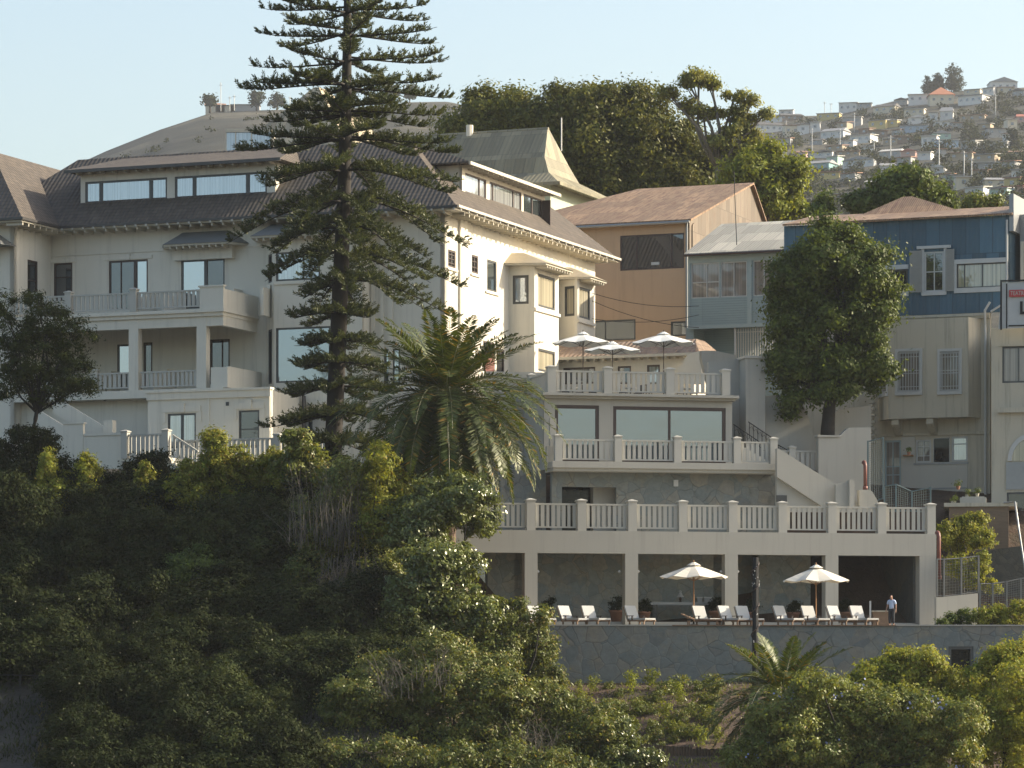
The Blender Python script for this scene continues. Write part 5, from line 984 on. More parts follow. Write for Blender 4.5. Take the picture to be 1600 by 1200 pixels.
# --- big tree in front of the blue house
p = A.xy(A.u(1285, 10.9), 10.9); Yt = p.y
tree('broadleaf_tree', 'large rounded dark tree with a forked trunk in front of the deep blue house', 'tree', Yt, [(1298, 372, 34, 28), (1262, 390, 32, 28), (1335, 388, 32, 26), (1300, 420, 62, 38), (1368, 405, 26, 22), (1240, 440, 40, 40), (1350, 445, 44, 40), (1250, 500, 46, 40), (1320, 500, 56, 44), (1370, 480, 26, 34), (1262, 560, 48, 38), (1318, 572, 46, 34), (1350, 590, 30, 20), (1234, 592, 24, 22), (1290, 345, 14, 12), (1228, 545, 26, 36), (1238, 622, 22, 24), (1366, 555, 34, 36), (1384, 582, 18, 16), (1300, 610, 44, 22), (1215, 480, 18, 26), (1385, 440, 20, 26)], (1290, 700), 88000, .26, 'deep', .85, .42, 'darkbark', seed=12, fork=P(1300, 610, Yt), fill=.25)
t2 = MB(); b0 = Vector(P(1290, 700, Yt)); pts = [P(1284, 704, Yt), P(1272, 670, Yt), P(1262, 640, Yt), P(1258, 600, Yt), P(1250, 560, Yt)]
# --- tree on the ivy pillar at far left
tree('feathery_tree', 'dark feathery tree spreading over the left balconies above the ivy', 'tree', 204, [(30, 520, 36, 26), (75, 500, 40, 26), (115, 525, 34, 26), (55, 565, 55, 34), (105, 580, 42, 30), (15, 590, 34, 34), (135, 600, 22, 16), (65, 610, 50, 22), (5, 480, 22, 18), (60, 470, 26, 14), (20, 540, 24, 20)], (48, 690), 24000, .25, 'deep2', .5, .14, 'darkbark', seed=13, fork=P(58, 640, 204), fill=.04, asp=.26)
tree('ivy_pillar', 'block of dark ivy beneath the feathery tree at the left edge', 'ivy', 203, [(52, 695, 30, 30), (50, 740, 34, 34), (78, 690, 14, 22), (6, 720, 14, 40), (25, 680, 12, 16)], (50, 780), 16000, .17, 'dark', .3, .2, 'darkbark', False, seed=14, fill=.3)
# --- slope bushes
SH = [
 ('column_shrub', 'pointed yellow green shrub nearest the ivy, below the left parapet', 200, [(70, 742, 16, 36), (60, 775, 30, 26), (86, 775, 22, 26), (74, 715, 8, 14)], 13000, 'yel', .17, .3),
 ('column_shrub', 'second pointed yellow green shrub from the ivy, below the solid parapet', 200.5, [(137, 745, 18, 34), (130, 780, 34, 26), (108, 762, 12, 24), (137, 718, 8, 12)], 13000, 'yel', .17, .3),
 ('column_shrub', 'pointed yellow green shrub under the projecting landing', 200.2, [(226, 756, 16, 26), (200, 780, 26, 22), (232, 785, 24, 24), (228, 735, 7, 12)], 11000, 'yel', .17, .3),
 ('golden_shrub', 'tall golden green shrub rising in front of the left slatted railing', 199, [(335, 705, 22, 34), (365, 720, 26, 24), (310, 745, 40, 30), (360, 760, 50, 36), (400, 735, 26, 24), (330, 690, 14, 18), (290, 770, 34, 26)], 30000, 'yel', .18, .4),
 ('golden_shrub', 'smaller golden shrub right of the tall one below the grey window', 200, [(425, 722, 20, 20), (440, 745, 26, 20), (408, 752, 22, 22)], 10000, 'yel', .17, .35),
 ('feathery_shrub', 'bright feathery green sapling at the foot of the tall conifer', 198, [(462, 692, 20, 20), (480, 712, 26, 20), (455, 730, 30, 24), (500, 740, 28, 20)], 12000, 'mid', .22, .4),
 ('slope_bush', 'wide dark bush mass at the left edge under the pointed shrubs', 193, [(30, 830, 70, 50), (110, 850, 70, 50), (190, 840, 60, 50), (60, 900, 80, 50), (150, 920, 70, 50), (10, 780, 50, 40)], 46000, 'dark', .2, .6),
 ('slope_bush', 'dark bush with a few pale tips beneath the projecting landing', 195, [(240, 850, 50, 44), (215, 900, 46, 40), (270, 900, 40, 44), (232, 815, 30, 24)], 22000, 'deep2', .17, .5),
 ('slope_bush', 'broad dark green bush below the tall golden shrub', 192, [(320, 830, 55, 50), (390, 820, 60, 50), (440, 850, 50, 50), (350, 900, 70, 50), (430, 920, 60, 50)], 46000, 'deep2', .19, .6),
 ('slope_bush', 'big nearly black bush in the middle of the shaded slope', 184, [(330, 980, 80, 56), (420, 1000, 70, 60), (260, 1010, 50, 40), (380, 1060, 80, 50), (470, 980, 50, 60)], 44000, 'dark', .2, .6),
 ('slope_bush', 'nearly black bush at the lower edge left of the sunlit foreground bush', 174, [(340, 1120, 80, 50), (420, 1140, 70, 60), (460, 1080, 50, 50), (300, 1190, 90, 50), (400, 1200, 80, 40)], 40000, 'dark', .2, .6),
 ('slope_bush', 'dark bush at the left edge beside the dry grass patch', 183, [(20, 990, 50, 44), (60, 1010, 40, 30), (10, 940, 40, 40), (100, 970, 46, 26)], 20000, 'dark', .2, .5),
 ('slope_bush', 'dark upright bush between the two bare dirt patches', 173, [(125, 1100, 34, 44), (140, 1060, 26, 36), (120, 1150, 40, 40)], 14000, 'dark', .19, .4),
 ('tangled_bush', 'tall tangled bush of brown and green leaves left of the palm', 190, [(540, 760, 44, 46), (500, 820, 50, 50), (570, 820, 50, 56), (520, 890, 60, 50), (590, 890, 40, 50), (480, 900, 40, 50), (545, 950, 60, 40)], 44000, 'mid', .18, .5),
 ('yellow_bush', 'yellowing bush with a pointed top beside the palm', 189, [(592, 725, 26, 26), (598, 700, 14, 12), (580, 765, 34, 30), (620, 770, 26, 36), (600, 810, 40, 34)], 18000, 'yel', .19, .4),
 ('glossy_tree', 'glossy tree with flat leafy layers reaching right under the palm fronds', 186, [(690, 762, 40, 22), (730, 775, 44, 20), (748, 815, 34, 22), (690, 800, 56, 24), (640, 800, 40, 30), (650, 840, 50, 30), (720, 765, 26, 20)], 30000, 'glossy', .2, .45),
 ('glossy_tree', 'sunlit glossy green tree in front of the palm trunk', 183, [(680, 880, 56, 34), (720, 880, 34, 30), (660, 925, 56, 40), (715, 935, 44, 40), (750, 965, 30, 30), (690, 985, 70, 44), (640, 990, 40, 44)], 46000, 'glossy', .19, .45),
 ('glossy_tree', 'loose glossy bush with light tips covering the left end of the slate wall', 184, [(800, 985, 40, 34), (840, 1010, 32, 34), (815, 1040, 50, 34), (770, 1020, 40, 40), (850, 1060, 32, 26), (812, 952, 13, 16), (780, 945, 12, 14), (845, 965, 12, 18)], 30000, 'mid', .18, .4),
 ('foreground_bush', 'broad sunlit grey green bush at the bottom centre', 172, [(560, 1100, 60, 44), (620, 1080, 60, 44), (700, 1070, 70, 46), (780, 1090, 60, 44), (600, 1160, 100, 60), (730, 1150, 100, 60), (530, 1150, 44, 50), (850, 1110, 54, 44), (840, 1170, 70, 50), (920, 1130, 44, 40), (930, 1180, 50, 40), (540, 1080, 26, 20), (600, 1055, 50, 34), (690, 1030, 56, 38), (760, 1050, 50, 36)], 135000, 'mid', .17, .45),
 ('foreground_bush', 'lowest sunlit bush cut by the bottom edge below the broad grey green one', 166, [(530, 1195, 50, 36), (610, 1195, 60, 40), (700, 1200, 70, 40), (790, 1195, 60, 36), (870, 1205, 60, 34)], 34000, 'mid', .17, .42),
 ('foreground_bush', 'small leafy bush between the broad bush and the wooden fence', 171, [(965, 1145, 34, 34), (955, 1190, 50, 30), (1000, 1190, 30, 20)], 14000, 'glossy', .17, .4),
 ('flowering_bush', 'big dark green bush with pale blue flowers in the lower right', 168, [(1230, 1120, 56, 40), (1300, 1100, 60, 40), (1370, 1110, 60, 44), (1440, 1130, 60, 50), (1250, 1170, 70, 50), (1340, 1170, 90, 60), (1450, 1180, 80, 50), (1190, 1160, 40, 44), (1160, 1190, 40, 30), (1500, 1140, 40, 44), (1280, 1066, 34, 24)], 100000, 'mid', .17, .45),
 ('bright_bush', 'rounded bright yellow green bush in front of the slate wall', 176, [(1400, 1040, 40, 28), (1440, 1045, 44, 30), (1370, 1065, 44, 30), (1470, 1075, 44, 34), (1420, 1085, 70, 34), (1412, 1022, 20, 12)], 40000, 'yel', .18, .42),
 ('bright_bush', 'bright yellow green bush cut by the right edge below the small doorway', 174, [(1560, 1035, 34, 28), (1595, 1030, 34, 34), (1545, 1080, 50, 44), (1600, 1090, 50, 60), (1530, 1130, 40, 50), (1590, 1160, 60, 60)], 46000, 'yel', .18, .42),
 ('bed_shrub', 'low dark green shrub before the low white garden wall', 199, [(1490, 968, 14, 10), (1510, 965, 16, 12), (1475, 973, 10, 6)], 3500, 'deep', .14, .25),
 ('bed_shrub', 'light green shrub with pale flowers before the stepping wire fence', 198.5, [(1540, 962, 16, 14), (1560, 958, 14, 16), (1548, 972, 24, 8)], 4500, 'yel', .14, .25),
 ('bed_shrub', 'yellowish shrub in the flower bed at the right edge', 198.5, [(1590, 958, 18, 20), (1575, 970, 16, 8)], 4000, 'yel', .14, .25),
 ('yellow_bush', 'yellow and green bush hanging over the thin brick wall', 209, [(1500, 825, 24, 16), (1525, 815, 22, 14), (1495, 850, 26, 18), (1530, 840, 22, 18), (1478, 835, 10, 18)], 13000, 'yel', .17, .35),
 ('yellow_bush', 'pale yellow bush behind the mesh fence on the low white wall', 207, [(1500, 885, 20, 18), (1520, 905, 16, 18), (1488, 880, 10, 14), (1535, 880, 12, 20), (1550, 915, 14, 10)], 9000, 'yel', .16, .3),
]
for i, (nm, lb, Y, bl, n, mt, ls, cl) in enumerate(SH):
    mx = sum(b[0] for b in bl)/len(bl); by = max(b[1]+b[3] for b in bl); X = (mx-CX)/FL*Y; gz = ground(X, Y); py = min(YH-gz*FL/Y, 1400); dz = {'bed_shrub': 978}.get(nm)
    rr = random.Random(i); bl = [tuple(b)+(rr.uniform(-1.5, 1.5) if b[2] > 20 else rr.uniform(-.4, .4),) for b in bl]
    o = tree(nm, lb, 'bush' if 'bush' in nm or 'shrub' in nm else 'tree', Y, bl, (mx, dz or max(py, by-20)), n, ls, mt, cl, .12 if n > 20000 else .07, 'darkbark', group=nm.replace('_', ' ')+' growth' if sum(1 for s in SH if s[0] == nm) > 1 else None, seed=30+i, fill=.2)
    if nm == 'flowering_bush':
        rng = np.random.default_rng(5); fl = []
        for px, py in ((1215, 1085), (1235, 1092), (1268, 1070), (1271, 1062), (1245, 1075), (1250, 1130), (1314, 1090), (1460, 1095), (1425, 1107), (1265, 1185), (1205, 1165), (1230, 1110), (1345, 1067), (1470, 1105), (1170, 1180), (1300, 1160), (1500, 1198), (1240, 1100)):
            c = P(px+rng.uniform(-3, 3), py, Y-1.4)-Vector(o.location)
            for _ in range(7): fl.append((c.x+rng.normal()*.17, c.y+rng.normal()*.15, c.z+rng.normal()*.11))
        Cc = np.array(fl, 'f'); nn = unit(rng.normal(size=Cc.shape)+np.array([0, -1, .5])); a_ = unit(np.cross(nn, rng.normal(size=Cc.shape))); to_obj(quads('flowers', Cc, a_*.06, np.cross(nn, a_)*.06, M['lavender']), 'flowers', o)
# --- thicket of bushes covering the shaded slope, copied
rng = np.random.default_rng(41); rr = random.Random(17); TM = []
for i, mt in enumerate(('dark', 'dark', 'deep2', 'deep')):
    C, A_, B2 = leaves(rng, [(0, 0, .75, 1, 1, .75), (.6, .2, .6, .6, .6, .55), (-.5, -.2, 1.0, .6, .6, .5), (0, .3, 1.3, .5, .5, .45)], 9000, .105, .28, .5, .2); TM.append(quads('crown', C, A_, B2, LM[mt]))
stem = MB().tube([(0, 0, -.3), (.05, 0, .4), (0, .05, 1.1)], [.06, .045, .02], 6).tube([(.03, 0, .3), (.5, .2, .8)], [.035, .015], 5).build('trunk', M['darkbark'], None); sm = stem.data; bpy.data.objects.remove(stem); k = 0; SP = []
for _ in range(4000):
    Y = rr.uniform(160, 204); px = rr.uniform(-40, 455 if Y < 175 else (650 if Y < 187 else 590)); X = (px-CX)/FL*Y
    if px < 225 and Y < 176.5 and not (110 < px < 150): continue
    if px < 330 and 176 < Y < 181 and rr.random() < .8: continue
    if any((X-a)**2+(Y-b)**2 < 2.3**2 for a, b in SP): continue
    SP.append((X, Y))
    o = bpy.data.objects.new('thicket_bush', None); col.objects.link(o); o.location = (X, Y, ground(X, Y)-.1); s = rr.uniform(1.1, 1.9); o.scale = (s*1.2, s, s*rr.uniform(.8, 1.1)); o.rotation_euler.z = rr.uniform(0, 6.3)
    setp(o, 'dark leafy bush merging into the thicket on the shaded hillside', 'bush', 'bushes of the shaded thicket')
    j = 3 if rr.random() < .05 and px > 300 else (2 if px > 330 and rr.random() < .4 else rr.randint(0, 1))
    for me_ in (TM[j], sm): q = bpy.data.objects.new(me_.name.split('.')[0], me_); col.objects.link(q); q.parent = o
print('thicket', len(SP))
# --- bare twiggy shrubs
def bare(label, px, py, w, h, Y, n, seed, droop=0):
    rr = random.Random(seed); b = P(px, py, Y); o = thing('bare_shrub', label, 'shrub', b, 'bare twiggy shrubs'); WL[o.name] = Vector((0, 0, 0)); k = Y/FL; m = MB()
    for i in range(n):
        bx = rr.uniform(-w, w)*k; hh = h*k*rr.uniform(.25, 1)**1.2; dx = rr.gauss(0, .3)+bx*.12; z0 = rr.uniform(-.4, .8) if not droop else rr.uniform(0, h*k*.5); y0 = rr.uniform(-.6, .6); p = []
        for s in (0, .35, .7, 1): p.append(Vector((bx+dx*s*s*1.5+rr.gauss(0, .07), y0+rr.gauss(0, .08), z0+hh*s*(1 if not droop else -1))))
        m.tube(p, [.018, .014, .009, .004], 4, False)
        for _ in range(5): a = p[rr.randint(0, 2)].lerp(p[3], rr.random()); m.tube([a, a+Vector((rr.gauss(0, .3), rr.gauss(0, .15), rr.uniform(.05, .6)*(-1 if droop else 1)))], [.009, .003], 3, False)
    m.build('stems', M['twig'], o)
bare('tall bare grey twigs standing above the tangled bush', 495, 850, 46, 130, 187.5, 60, 1); bare('thin bare twigs just right of the pointed tall ones', 535, 850, 30, 120, 188, 40, 2)
bare('pale dead stems hanging over the shaded side of the tangled bush', 545, 900, 44, 90, 186, 60, 3, 1); bare('bare twigs sticking out of the broad sunlit bush', 650, 1085, 60, 60, 169.5, 50, 4); bare('dry pale stems at the bottom of the broad sunlit bush', 830, 1190, 34, 60, 169, 40, 6)
# --- small plants on the bare slope, copied
rng = np.random.default_rng(9); C, A_, B2 = leaves(rng, [(0, 0, .3, .45, .45, .35), (.25, .1, .35, .3, .3, .3)], 700, .13, .2, .45, .2); me_s = quads('leaves', C, A_, B2, LM['mid'])
C, A_, B2 = leaves(rng, [(0, 0, .55, .3, .3, .55)], 520, .12, .2, .4, .2); me_t = quads('leaves', C, A_, B2, LM['bright'])
rr = random.Random(4); first = None; spots = []
for _ in range(400):
    px, py = rr.uniform(868, 1120), rr.uniform(1074, 1168)
    if all((px-a)**2+((py-b)*1.8)**2 > 21**2 for a, b in spots): spots.append((px, py))
for i, (px, py) in enumerate(spots):
    Y = 184+(1165-py)/95*11.0; X = (px-CX)/FL*Y; o = bpy.data.objects.new('slope_plant', None); col.objects.link(o); o.location = (X, Y, ground(X, Y)-.05); WL[o.name] = Vector((0, 0, 0))
    s = rr.uniform(.6, 1.25); o.scale = (s*1.15, s, s); o.rotation_euler.z = rr.uniform(0, 6); setp(o, 'small green plant on the bare soil slope below the slate wall', 'plant', 'plants on the bare slope')
    l_ = bpy.data.objects.new('leaves', me_s if i % 4 else me_t); col.objects.link(l_); l_.parent = o
# --- ground cover over the slopes
def cover(name, label, reg, n, size, mat, h=.25, seed=3, cat='ground cover'):
    rng = np.random.default_rng(seed); pts = []
    while len(pts) < n:
        Y = rng.uniform(reg[2], reg[3]); px = rng.uniform(reg[0], reg[1]); X = (px-CX)/FL*Y
        if math.sin(X*.9+Y*.5)+math.sin(Y*1.3-X*.4)+rng.normal()*.7 < reg[4]: continue
        pts.append((X, Y, ground(X, Y)+rng.uniform(0, h)))
    C = np.array(pts, 'f'); up = unit(np.array([0, 0, 1.])+rng.normal(size=C.shape)*.45); sd_ = unit(np.cross(up, rng.normal(size=C.shape))); s = size*rng.uniform(.5, 1.3, (len(C), 1))
    o = bpy.data.objects.new(name, quads(name, C, up*s, sd_*s*.22, LM[mat])); col.objects.link(o); setp(o, label, cat, kind='stuff')
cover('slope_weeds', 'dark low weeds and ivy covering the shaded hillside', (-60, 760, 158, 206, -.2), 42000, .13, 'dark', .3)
cover('dry_grass', 'yellowed dry grass patches on the shaded slope at the left', (60, 330, 166, 186, 1.2), 3500, .16, 'dry', .2, 5, 'grass')
cover('slope_grass', 'thin green weeds over the bare soil slope and valley', (760, 1660, 150, 195.5, -.2), 22000, .12, 'mid', .12, 6)
# ------------------------------------------------------------------ araucaria
def araucaria():
    Y = 205.0; b = P(520, 752, Y); o = thing('norfolk_pine', 'towering dark conifer with tiered horizontal branches in front of the hotel', 'tree', b); WL[o.name] = Vector((0, 0, 0)); rng = random.Random(8)
    tp = [(520, 752, .52), (521, 690, .5), (527, 560, .48), (532, 440, .46), (537, 320, .40), (540, 200, .34), (542, 100, .27), (543, 0, .21), (543, -90, .13), (543, -190, .05)]
    TP = [P(a, c, Y)-b for a, c, r in tp]; t = MB().tube(TP, [r for *_, r in tp], 10); zs_ = [p.z for p in TP]; xs_ = [p.x for p in TP]
    wh = [(-120, 70, 70, 0), (-85, 95, 90, 0), (-50, 115, 110, 0), (-18, 135, 140, 0), (16, 150, 158, 0), (52, 148, 165, 0), (92, 158, 168, 0), (134, 168, 165, 1), (176, 120, 158, 1), (215, 178, 188, 1), (262, 160, 190, 2), (312, 180, 188, 3), (352, 120, 150, 3), (395, 116, 186, 3), (440, 60, 170, 3), (486, 84, 62, 2), (528, 66, 60, 2), (566, 74, 88, 2), (604, 86, 100, 2), (645, 108, 92, 2), (684, 70, 74, 2)]
    Cs, As, Bs = [], [], []; nr = np.random.default_rng(3); k = Y/FL
    for wi, (py, le, ri, kind) in enumerate(wh):
        z = P(540, py, Y).z-b.z; x = float(np.interp(z, zs_, xs_)); nb = 9 if kind else 7; a0 = rng.uniform(0, 1)
        for j in range(nb):
            az = 2*math.pi*(j+a0)/nb+rng.uniform(-.12, .12); c = math.cos(az); L = (ri if c > 0 else le)*abs(c)+(le+ri)/2*(1-abs(c)); L *= k*rng.uniform(.84, 1.06); dz = rng.uniform(-.25, .25)
            if kind == 0: a, d, e = -.05, .01, .055
            elif kind == 1: a, d, e = .03, .15, .08
            elif kind == 2: a, d, e = .02, .26, .10
            else: a, d, e = .10, .48, .06
            a += rng.uniform(-.05, .05); fwd = Vector((math.cos(az), math.sin(az), 0)); sd_ = Vector((-fwd.y, fwd.x, 0)); cur = rng.uniform(-.1, .1)
            pt = lambda s: Vector((x, 0, z+dz))+fwd*L*s+sd_*L*cur*s*s+Vector((0, 0, L*(a*s-d*s*s+e*s**5)))
            N0 = 9; t.tube([pt(i/N0*1.04) for i in range(N0+1)], [.075*(1-i/N0*.82) for i in range(N0+1)], 5)
            st = int(L/.25); 
            for i in range(st):
                s = .14+.86*(i+rng.random()*.6)/st
                if s > 1 or rng.random() < .13: continue
                p = pt(s); tan = (pt(min(s+.03, 1.02))-pt(s-.03)).normalized()
                for q in range(3 if kind else 2):
                    sg = 1 if (i+q) % 2 else -1; ang = R(rng.uniform(28, 82)); bl = ((1.0 if kind == 0 else 1.18)-.45*s)*rng.uniform(.5, 1.1)*(1 if s > .25 else .6)
                    d0 = (tan*math.cos(ang)+sd_*sg*math.sin(ang)+Vector((0, 0, rng.uniform(.15, .75)))).normalized(); n2 = 9
                    for m_ in range(n2):
                        f = (m_+.5)/n2; cpt = p+d0*bl*f+Vector((0, 0, .14*bl*f*f))
                        Cs.append(cpt); As.append(d0)
    C = np.repeat(np.array([tuple(c) for c in Cs], 'f'), 4, 0); D0 = np.repeat(np.array([tuple(c) for c in As], 'f'), 4, 0)
    rad = unit(nr.normal(size=C.shape)); rad = unit(rad-D0*(rad*D0).sum(1)[:, None]); dirn = unit(D0*.9+rad*.75+np.array([0, 0, .2])); s = nr.uniform(.08, .13, (len(C), 1))
    w_ = unit(np.cross(dirn, nr.normal(size=C.shape))); Cc = C+dirn*s*.6+rad*.02
    to_obj(quads('foliage', Cc, dirn*s, w_*.028, LM['pine']), 'foliage', o); m = t.build('trunk', M['darkbark'], None, True); m.parent = o; print('pine blades', len(Cc))
araucaria()
# ------------------------------------------------------------------ palms
def palm(label, px, py, Y, Lf, n, base_py, seed, tr=.4, up=1.35, down=-1.05, group='palms', dens=1.0, wid=.05):
    c = P(px, py, Y); b = P(px+6, base_py, Y); o = thing('palm_tree', label, 'palm', b, group); WL[o.name] = Vector((0, 0, 0)); rng = random.Random(seed); nr = np.random.default_rng(seed); c0 = c-b
    Cs, As, Bs = [], [], []; rk = MB()
    for i in range(n):
        f = (i+.5)/n; az = i*2.39996+rng.uniform(-.2, .2); el = up+(down-up)*f**.8+rng.uniform(-.08, .08); L = Lf*(rng.uniform(.86, 1.04))*(.72+.28*min(1, f*2.2)); ns = 14; p = c0+Vector((math.cos(az), math.sin(az), 0))*.25; pts = [p.copy()]; dr = rng.uniform(.85, 1.3)*(1.0 if f > .2 else .5)
        for s in range(ns):
            e = el-dr*((s+.5)/ns)**1.25*(1.15 if el > -.3 else .7); e = max(e, -1.5); p = p+Vector((math.cos(az)*math.cos(e), math.sin(az)*math.cos(e), math.sin(e)))*L/ns; pts.append(p.copy())
        rk.tube(pts, [.035*(1-k_/(ns+1)*.85) for k_ in range(ns+1)], 4, False); m = int(52*dens)
        sd_ = Vector((-math.sin(az), math.cos(az), 0))
        for q in range(m):
            s = .12+.87*(q+rng.random()*.5)/m; k_ = min(int(s*ns), ns-1); r0 = pts[k_].lerp(pts[k_+1], s*ns-k_); tn = (pts[k_+1]-pts[k_]).normalized(); nrm = sd_.cross(tn)
            if nrm.z < 0: nrm = -nrm
            ll = .72*(math.sin(math.pi*min(s*.95+.06, 1))**.6)*rng.uniform(.8, 1.1)*Lf/6.0
            for sg in (-1, 1):
                d = (tn*.62+sd_*sg*rng.uniform(.75, 1.0)+nrm*rng.uniform(-.1, .32)-Vector((0, 0, rng.uniform(-.05, .15)))).normalized(); Cs.append(tuple(r0+d*ll*.5)); As.append(tuple(d*ll*.5)); Bs.append(tuple(d.cross(nrm).normalized()*wid*.5))
    to_obj(quads('fronds', np.array(Cs, 'f'), np.array(As, 'f'), np.array(Bs, 'f'), LM['palm']), 'fronds', o)
    q = rk.build('midribs', M['yrib'], None); q.parent = o; t = MB(); zt = c0.z; ks = max(3, int(zt/.35)); ps, rs_ = [], []
    for i in range(ks*2+1): f = i/(ks*2); ps.append(Vector((c0.x*f, 0, -.8+(zt+.5)*f))); rs_.append(tr*(1+(.05 if i % 2 else -.03))*(1+.45*max(0, (f-.82)/.18)))
    t.tube(ps, rs_, 12)
    for i in range(26): a = i*2.4; z = zt-.3-.05*i; t.tube([Vector((c0.x+math.cos(a)*tr*.9, math.sin(a)*tr*.9, z)), Vector((c0.x+math.cos(a)*tr*1.7, math.sin(a)*tr*1.7, z+.35))], [.09, .05], 5)
    w = t.build('trunk', M['palmbark'], None); w.parent = o
palm('tall date palm with a full drooping crown in front of the white terraces', 697, 616, 194, 7.4, 140, 960, 3, wid=.10, dens=1.3)
palm('low young date palm with upright fronds before the slate wall', 1222, 1084, 180, 4.9, 70, 1150, 5, .3, 1.45, -.75, wid=.085, dens=1.2)
# ------------------------------------------------------------------ pole, fences on the slope
rr = random.Random(2); o = thing('dark_pole', 'thick black pole wound with fairy lights in front of the slate wall', 'pole', P(1180, 1110, 186)); b = Vector(o.location)
m = MB().tube([P(1180, 1120, 186), P(1180, 1000, 186), P(1180.5, 871, 186)], [.17, .16, .15], 9); m.build('shaft', M['iron'], o)
m = MB()
for i in range(17): a = i*.9; p = P(1180+rr.uniform(-3, 3), 1000-rr.choice([0, 20, 40, 48, 55, 85, 90, 96, 104, 110, 118])+rr.uniform(-4, 4), 186)+Vector((math.cos(a)*.18, -.12-abs(math.sin(a))*.06, rr.uniform(-.05, .05))); m.lathe([(.012, -.03), (.03, 0), (.012, .03)], p, 5)
m.build('fairy_lights', M['wpaint'], o)
m = MB()
for i in range(60): a = i*.55; m.tube([P(1180, 1040-i*2.8, 186)+Vector((math.cos(a)*.2, math.sin(a)*.2, 0)), P(1180, 1040-(i+1)*2.8, 186)+Vector((math.cos(a+.55)*.2, math.sin(a+.55)*.2, 0))], .03, 4)
m.build('cable', M['brown'], o)
Fw = Frame(1050, 181, 3); o = thing('board_fence', 'weathered brown board fence at the foot of the planted slope', 'fence', Fw.pt(0, 0, -4)); m = MB()
u = Fw.u(990)
while u < Fw.u(1150): zt = Fw.z(1166, 1050)-.012*(u*6)+rr.uniform(-.04, .04); m.fbox(Fw, u, u+.14, 0, .03, -9, zt); u += .15
m.build('boards', M['woodf'], o); MB().fbox(Fw, Fw.u(990), Fw.u(1150), .031, .09, -4.2, -4.1).build('rail', M['woodf'], o)
Fg = Frame(100, 176, -5); mesh_fence(Fg, 'thin dark wire fence on the shaded slope at the lower left', [(-20, 1054, 1085), (32, 1055, 1085), (110, 1058, 1088)], 0, mat='iron', sp=.5)
# ------------------------------------------------------------------ sun loungers
DZ = zdk
def lounger_proto(label, cushion=True):
    o = thing('sun_lounger', label, 'sun lounger', (0, 0, 0), 'sun loungers on the pool deck'); f = MB(); W = .36
    f.box(-.05, 1.3, -W, -W+.06, .22, .30).box(-.05, 1.3, W-.06, W, .22, .30)
    for k in range(12): f.box(-.02+k*.11, .05+k*.11, -W+.061, W-.061, .25, .28)
    f.build('frame', M['teak'], o)
    for x in (.05, 1.15):
        for y in (-W+.01, W-.07): MB().box(x, x+.07, y, y+.06, 0, .219).build('leg', M['teak'], o)
    a = R(64); ca, sa = -math.cos(a), math.sin(a)
    def slab(s0, s1, t0, t1, w): return [Vector((ca*s-sa*t*-1*-1, y, .30+sa*s+(-ca)*t*-1*-1)) for s, t, y in ((s0, t0, -w), (s1, t0, -w), (s1, t0, w), (s0, t0, w))], [Vector((ca*s+sa*t1, y, .30+sa*s-ca*t1)) for s, y in ((s0, -w), (s1, -w), (s1, w), (s0, w))]
    def bk(s0, s1, t0, t1, w):
        P_ = lambda s, t, y: Vector((ca*s+sa*t, y, .30+sa*s-ca*t)); return [P_(s0, t0, -w), P_(s0, t0, w), P_(s1, t0, w), P_(s1, t0, -w)], [P_(s0, t1, -w), P_(s0, t1, w), P_(s1, t1, w), P_(s1, t1, -w)]
    MB().hexa(*bk(0, .8, -.06, -.02, W)).build('backrest', M['teak'], o)
    if cushion:
        MB().box(.06, 1.3, -W+.03, W-.03, .301, .39).build('seat_cushion', M['cushion'], o); MB().hexa(*bk(.05, .82, -.015, .07, W-.02)).build('back_cushion', M['cushion'], o)
    for y in (-W-.03, W-.03): MB().box(-.05, .42, y, y+.06, .50, .535).box(.3, .36, y+.005, y+.055, .301, .499).build('armrest', M['brown'], o)
    return o
LP_ = [(803, 198.4, 'mostly hidden behind the leaves at the left end of the deck row'), (838, 198.4, 'half hidden by the bush tip beside the second column'), (886, 198.2, 'below the second column bay, left of a matching one'), (923, 198.2, 'between the second and third arcade columns, right of its twin'), (990, 198.0, 'directly in front of the third arcade column'), (1096, 198.6, 'just right of the left parasol pole'), (1136, 198.2, 'in front of the fourth arcade column'), (1163, 198.5, 'directly left of the black pole'), (1222, 198.2, 'first to the right of the black pole'), (1266, 198.4, 'behind the right parasol pole'), (1306, 198.2, 'in front of the fifth arcade column'), (1342, 198.2, 'rightmost in the row, nearest the standing man')]
pr = None
for i, (px, Y, lb) in enumerate(LP_):
    o = pr if False else None
    if i == 0: pr = o = lounger_proto('')
    else: o = copy_tree(pr)
    o.location = ((px-CX)/FL*Y, Y, DZ); o.rotation_euler = (0, 0, R(-57+((i*37) % 15-7))); o['label'] = 'cushioned sun lounger '+lb; o.scale = (1.08, 1.15, 1.06); WL[o.name] = Vector((0, 0, 0))
o = thing('wooden_lounger', 'bare wooden lounger without cushion lying left of the left parasol', 'sun lounger', ((1075-CX)/FL*197.6, 197.6, DZ), rz=R(-12)); WL[o.name] = Vector((0, 0, 0))
m = MB()
for y in (-.32, .26): m.tube([(-.35, y+.03, .66), (.0, y+.03, .5), (.35, y+.03, .33), (1.9, y+.03, .30)], .045, 6)
for k in range(20): s = k/19; x = -.3+s*2.1; z = .66-.9*(x+.35) if x < 0 else (.5-.5*x if x < .35 else .33); z = max(z, .33); m.box(x, x+.08, -.3, .3, z, z+.03)
m.build('frame', M['teak'], o)
for x in (0, 1.6):
    for y in (-.3, .24): MB().box(x, x+.07, y, y+.06, 0, .3).build('leg', M['teak'], o)
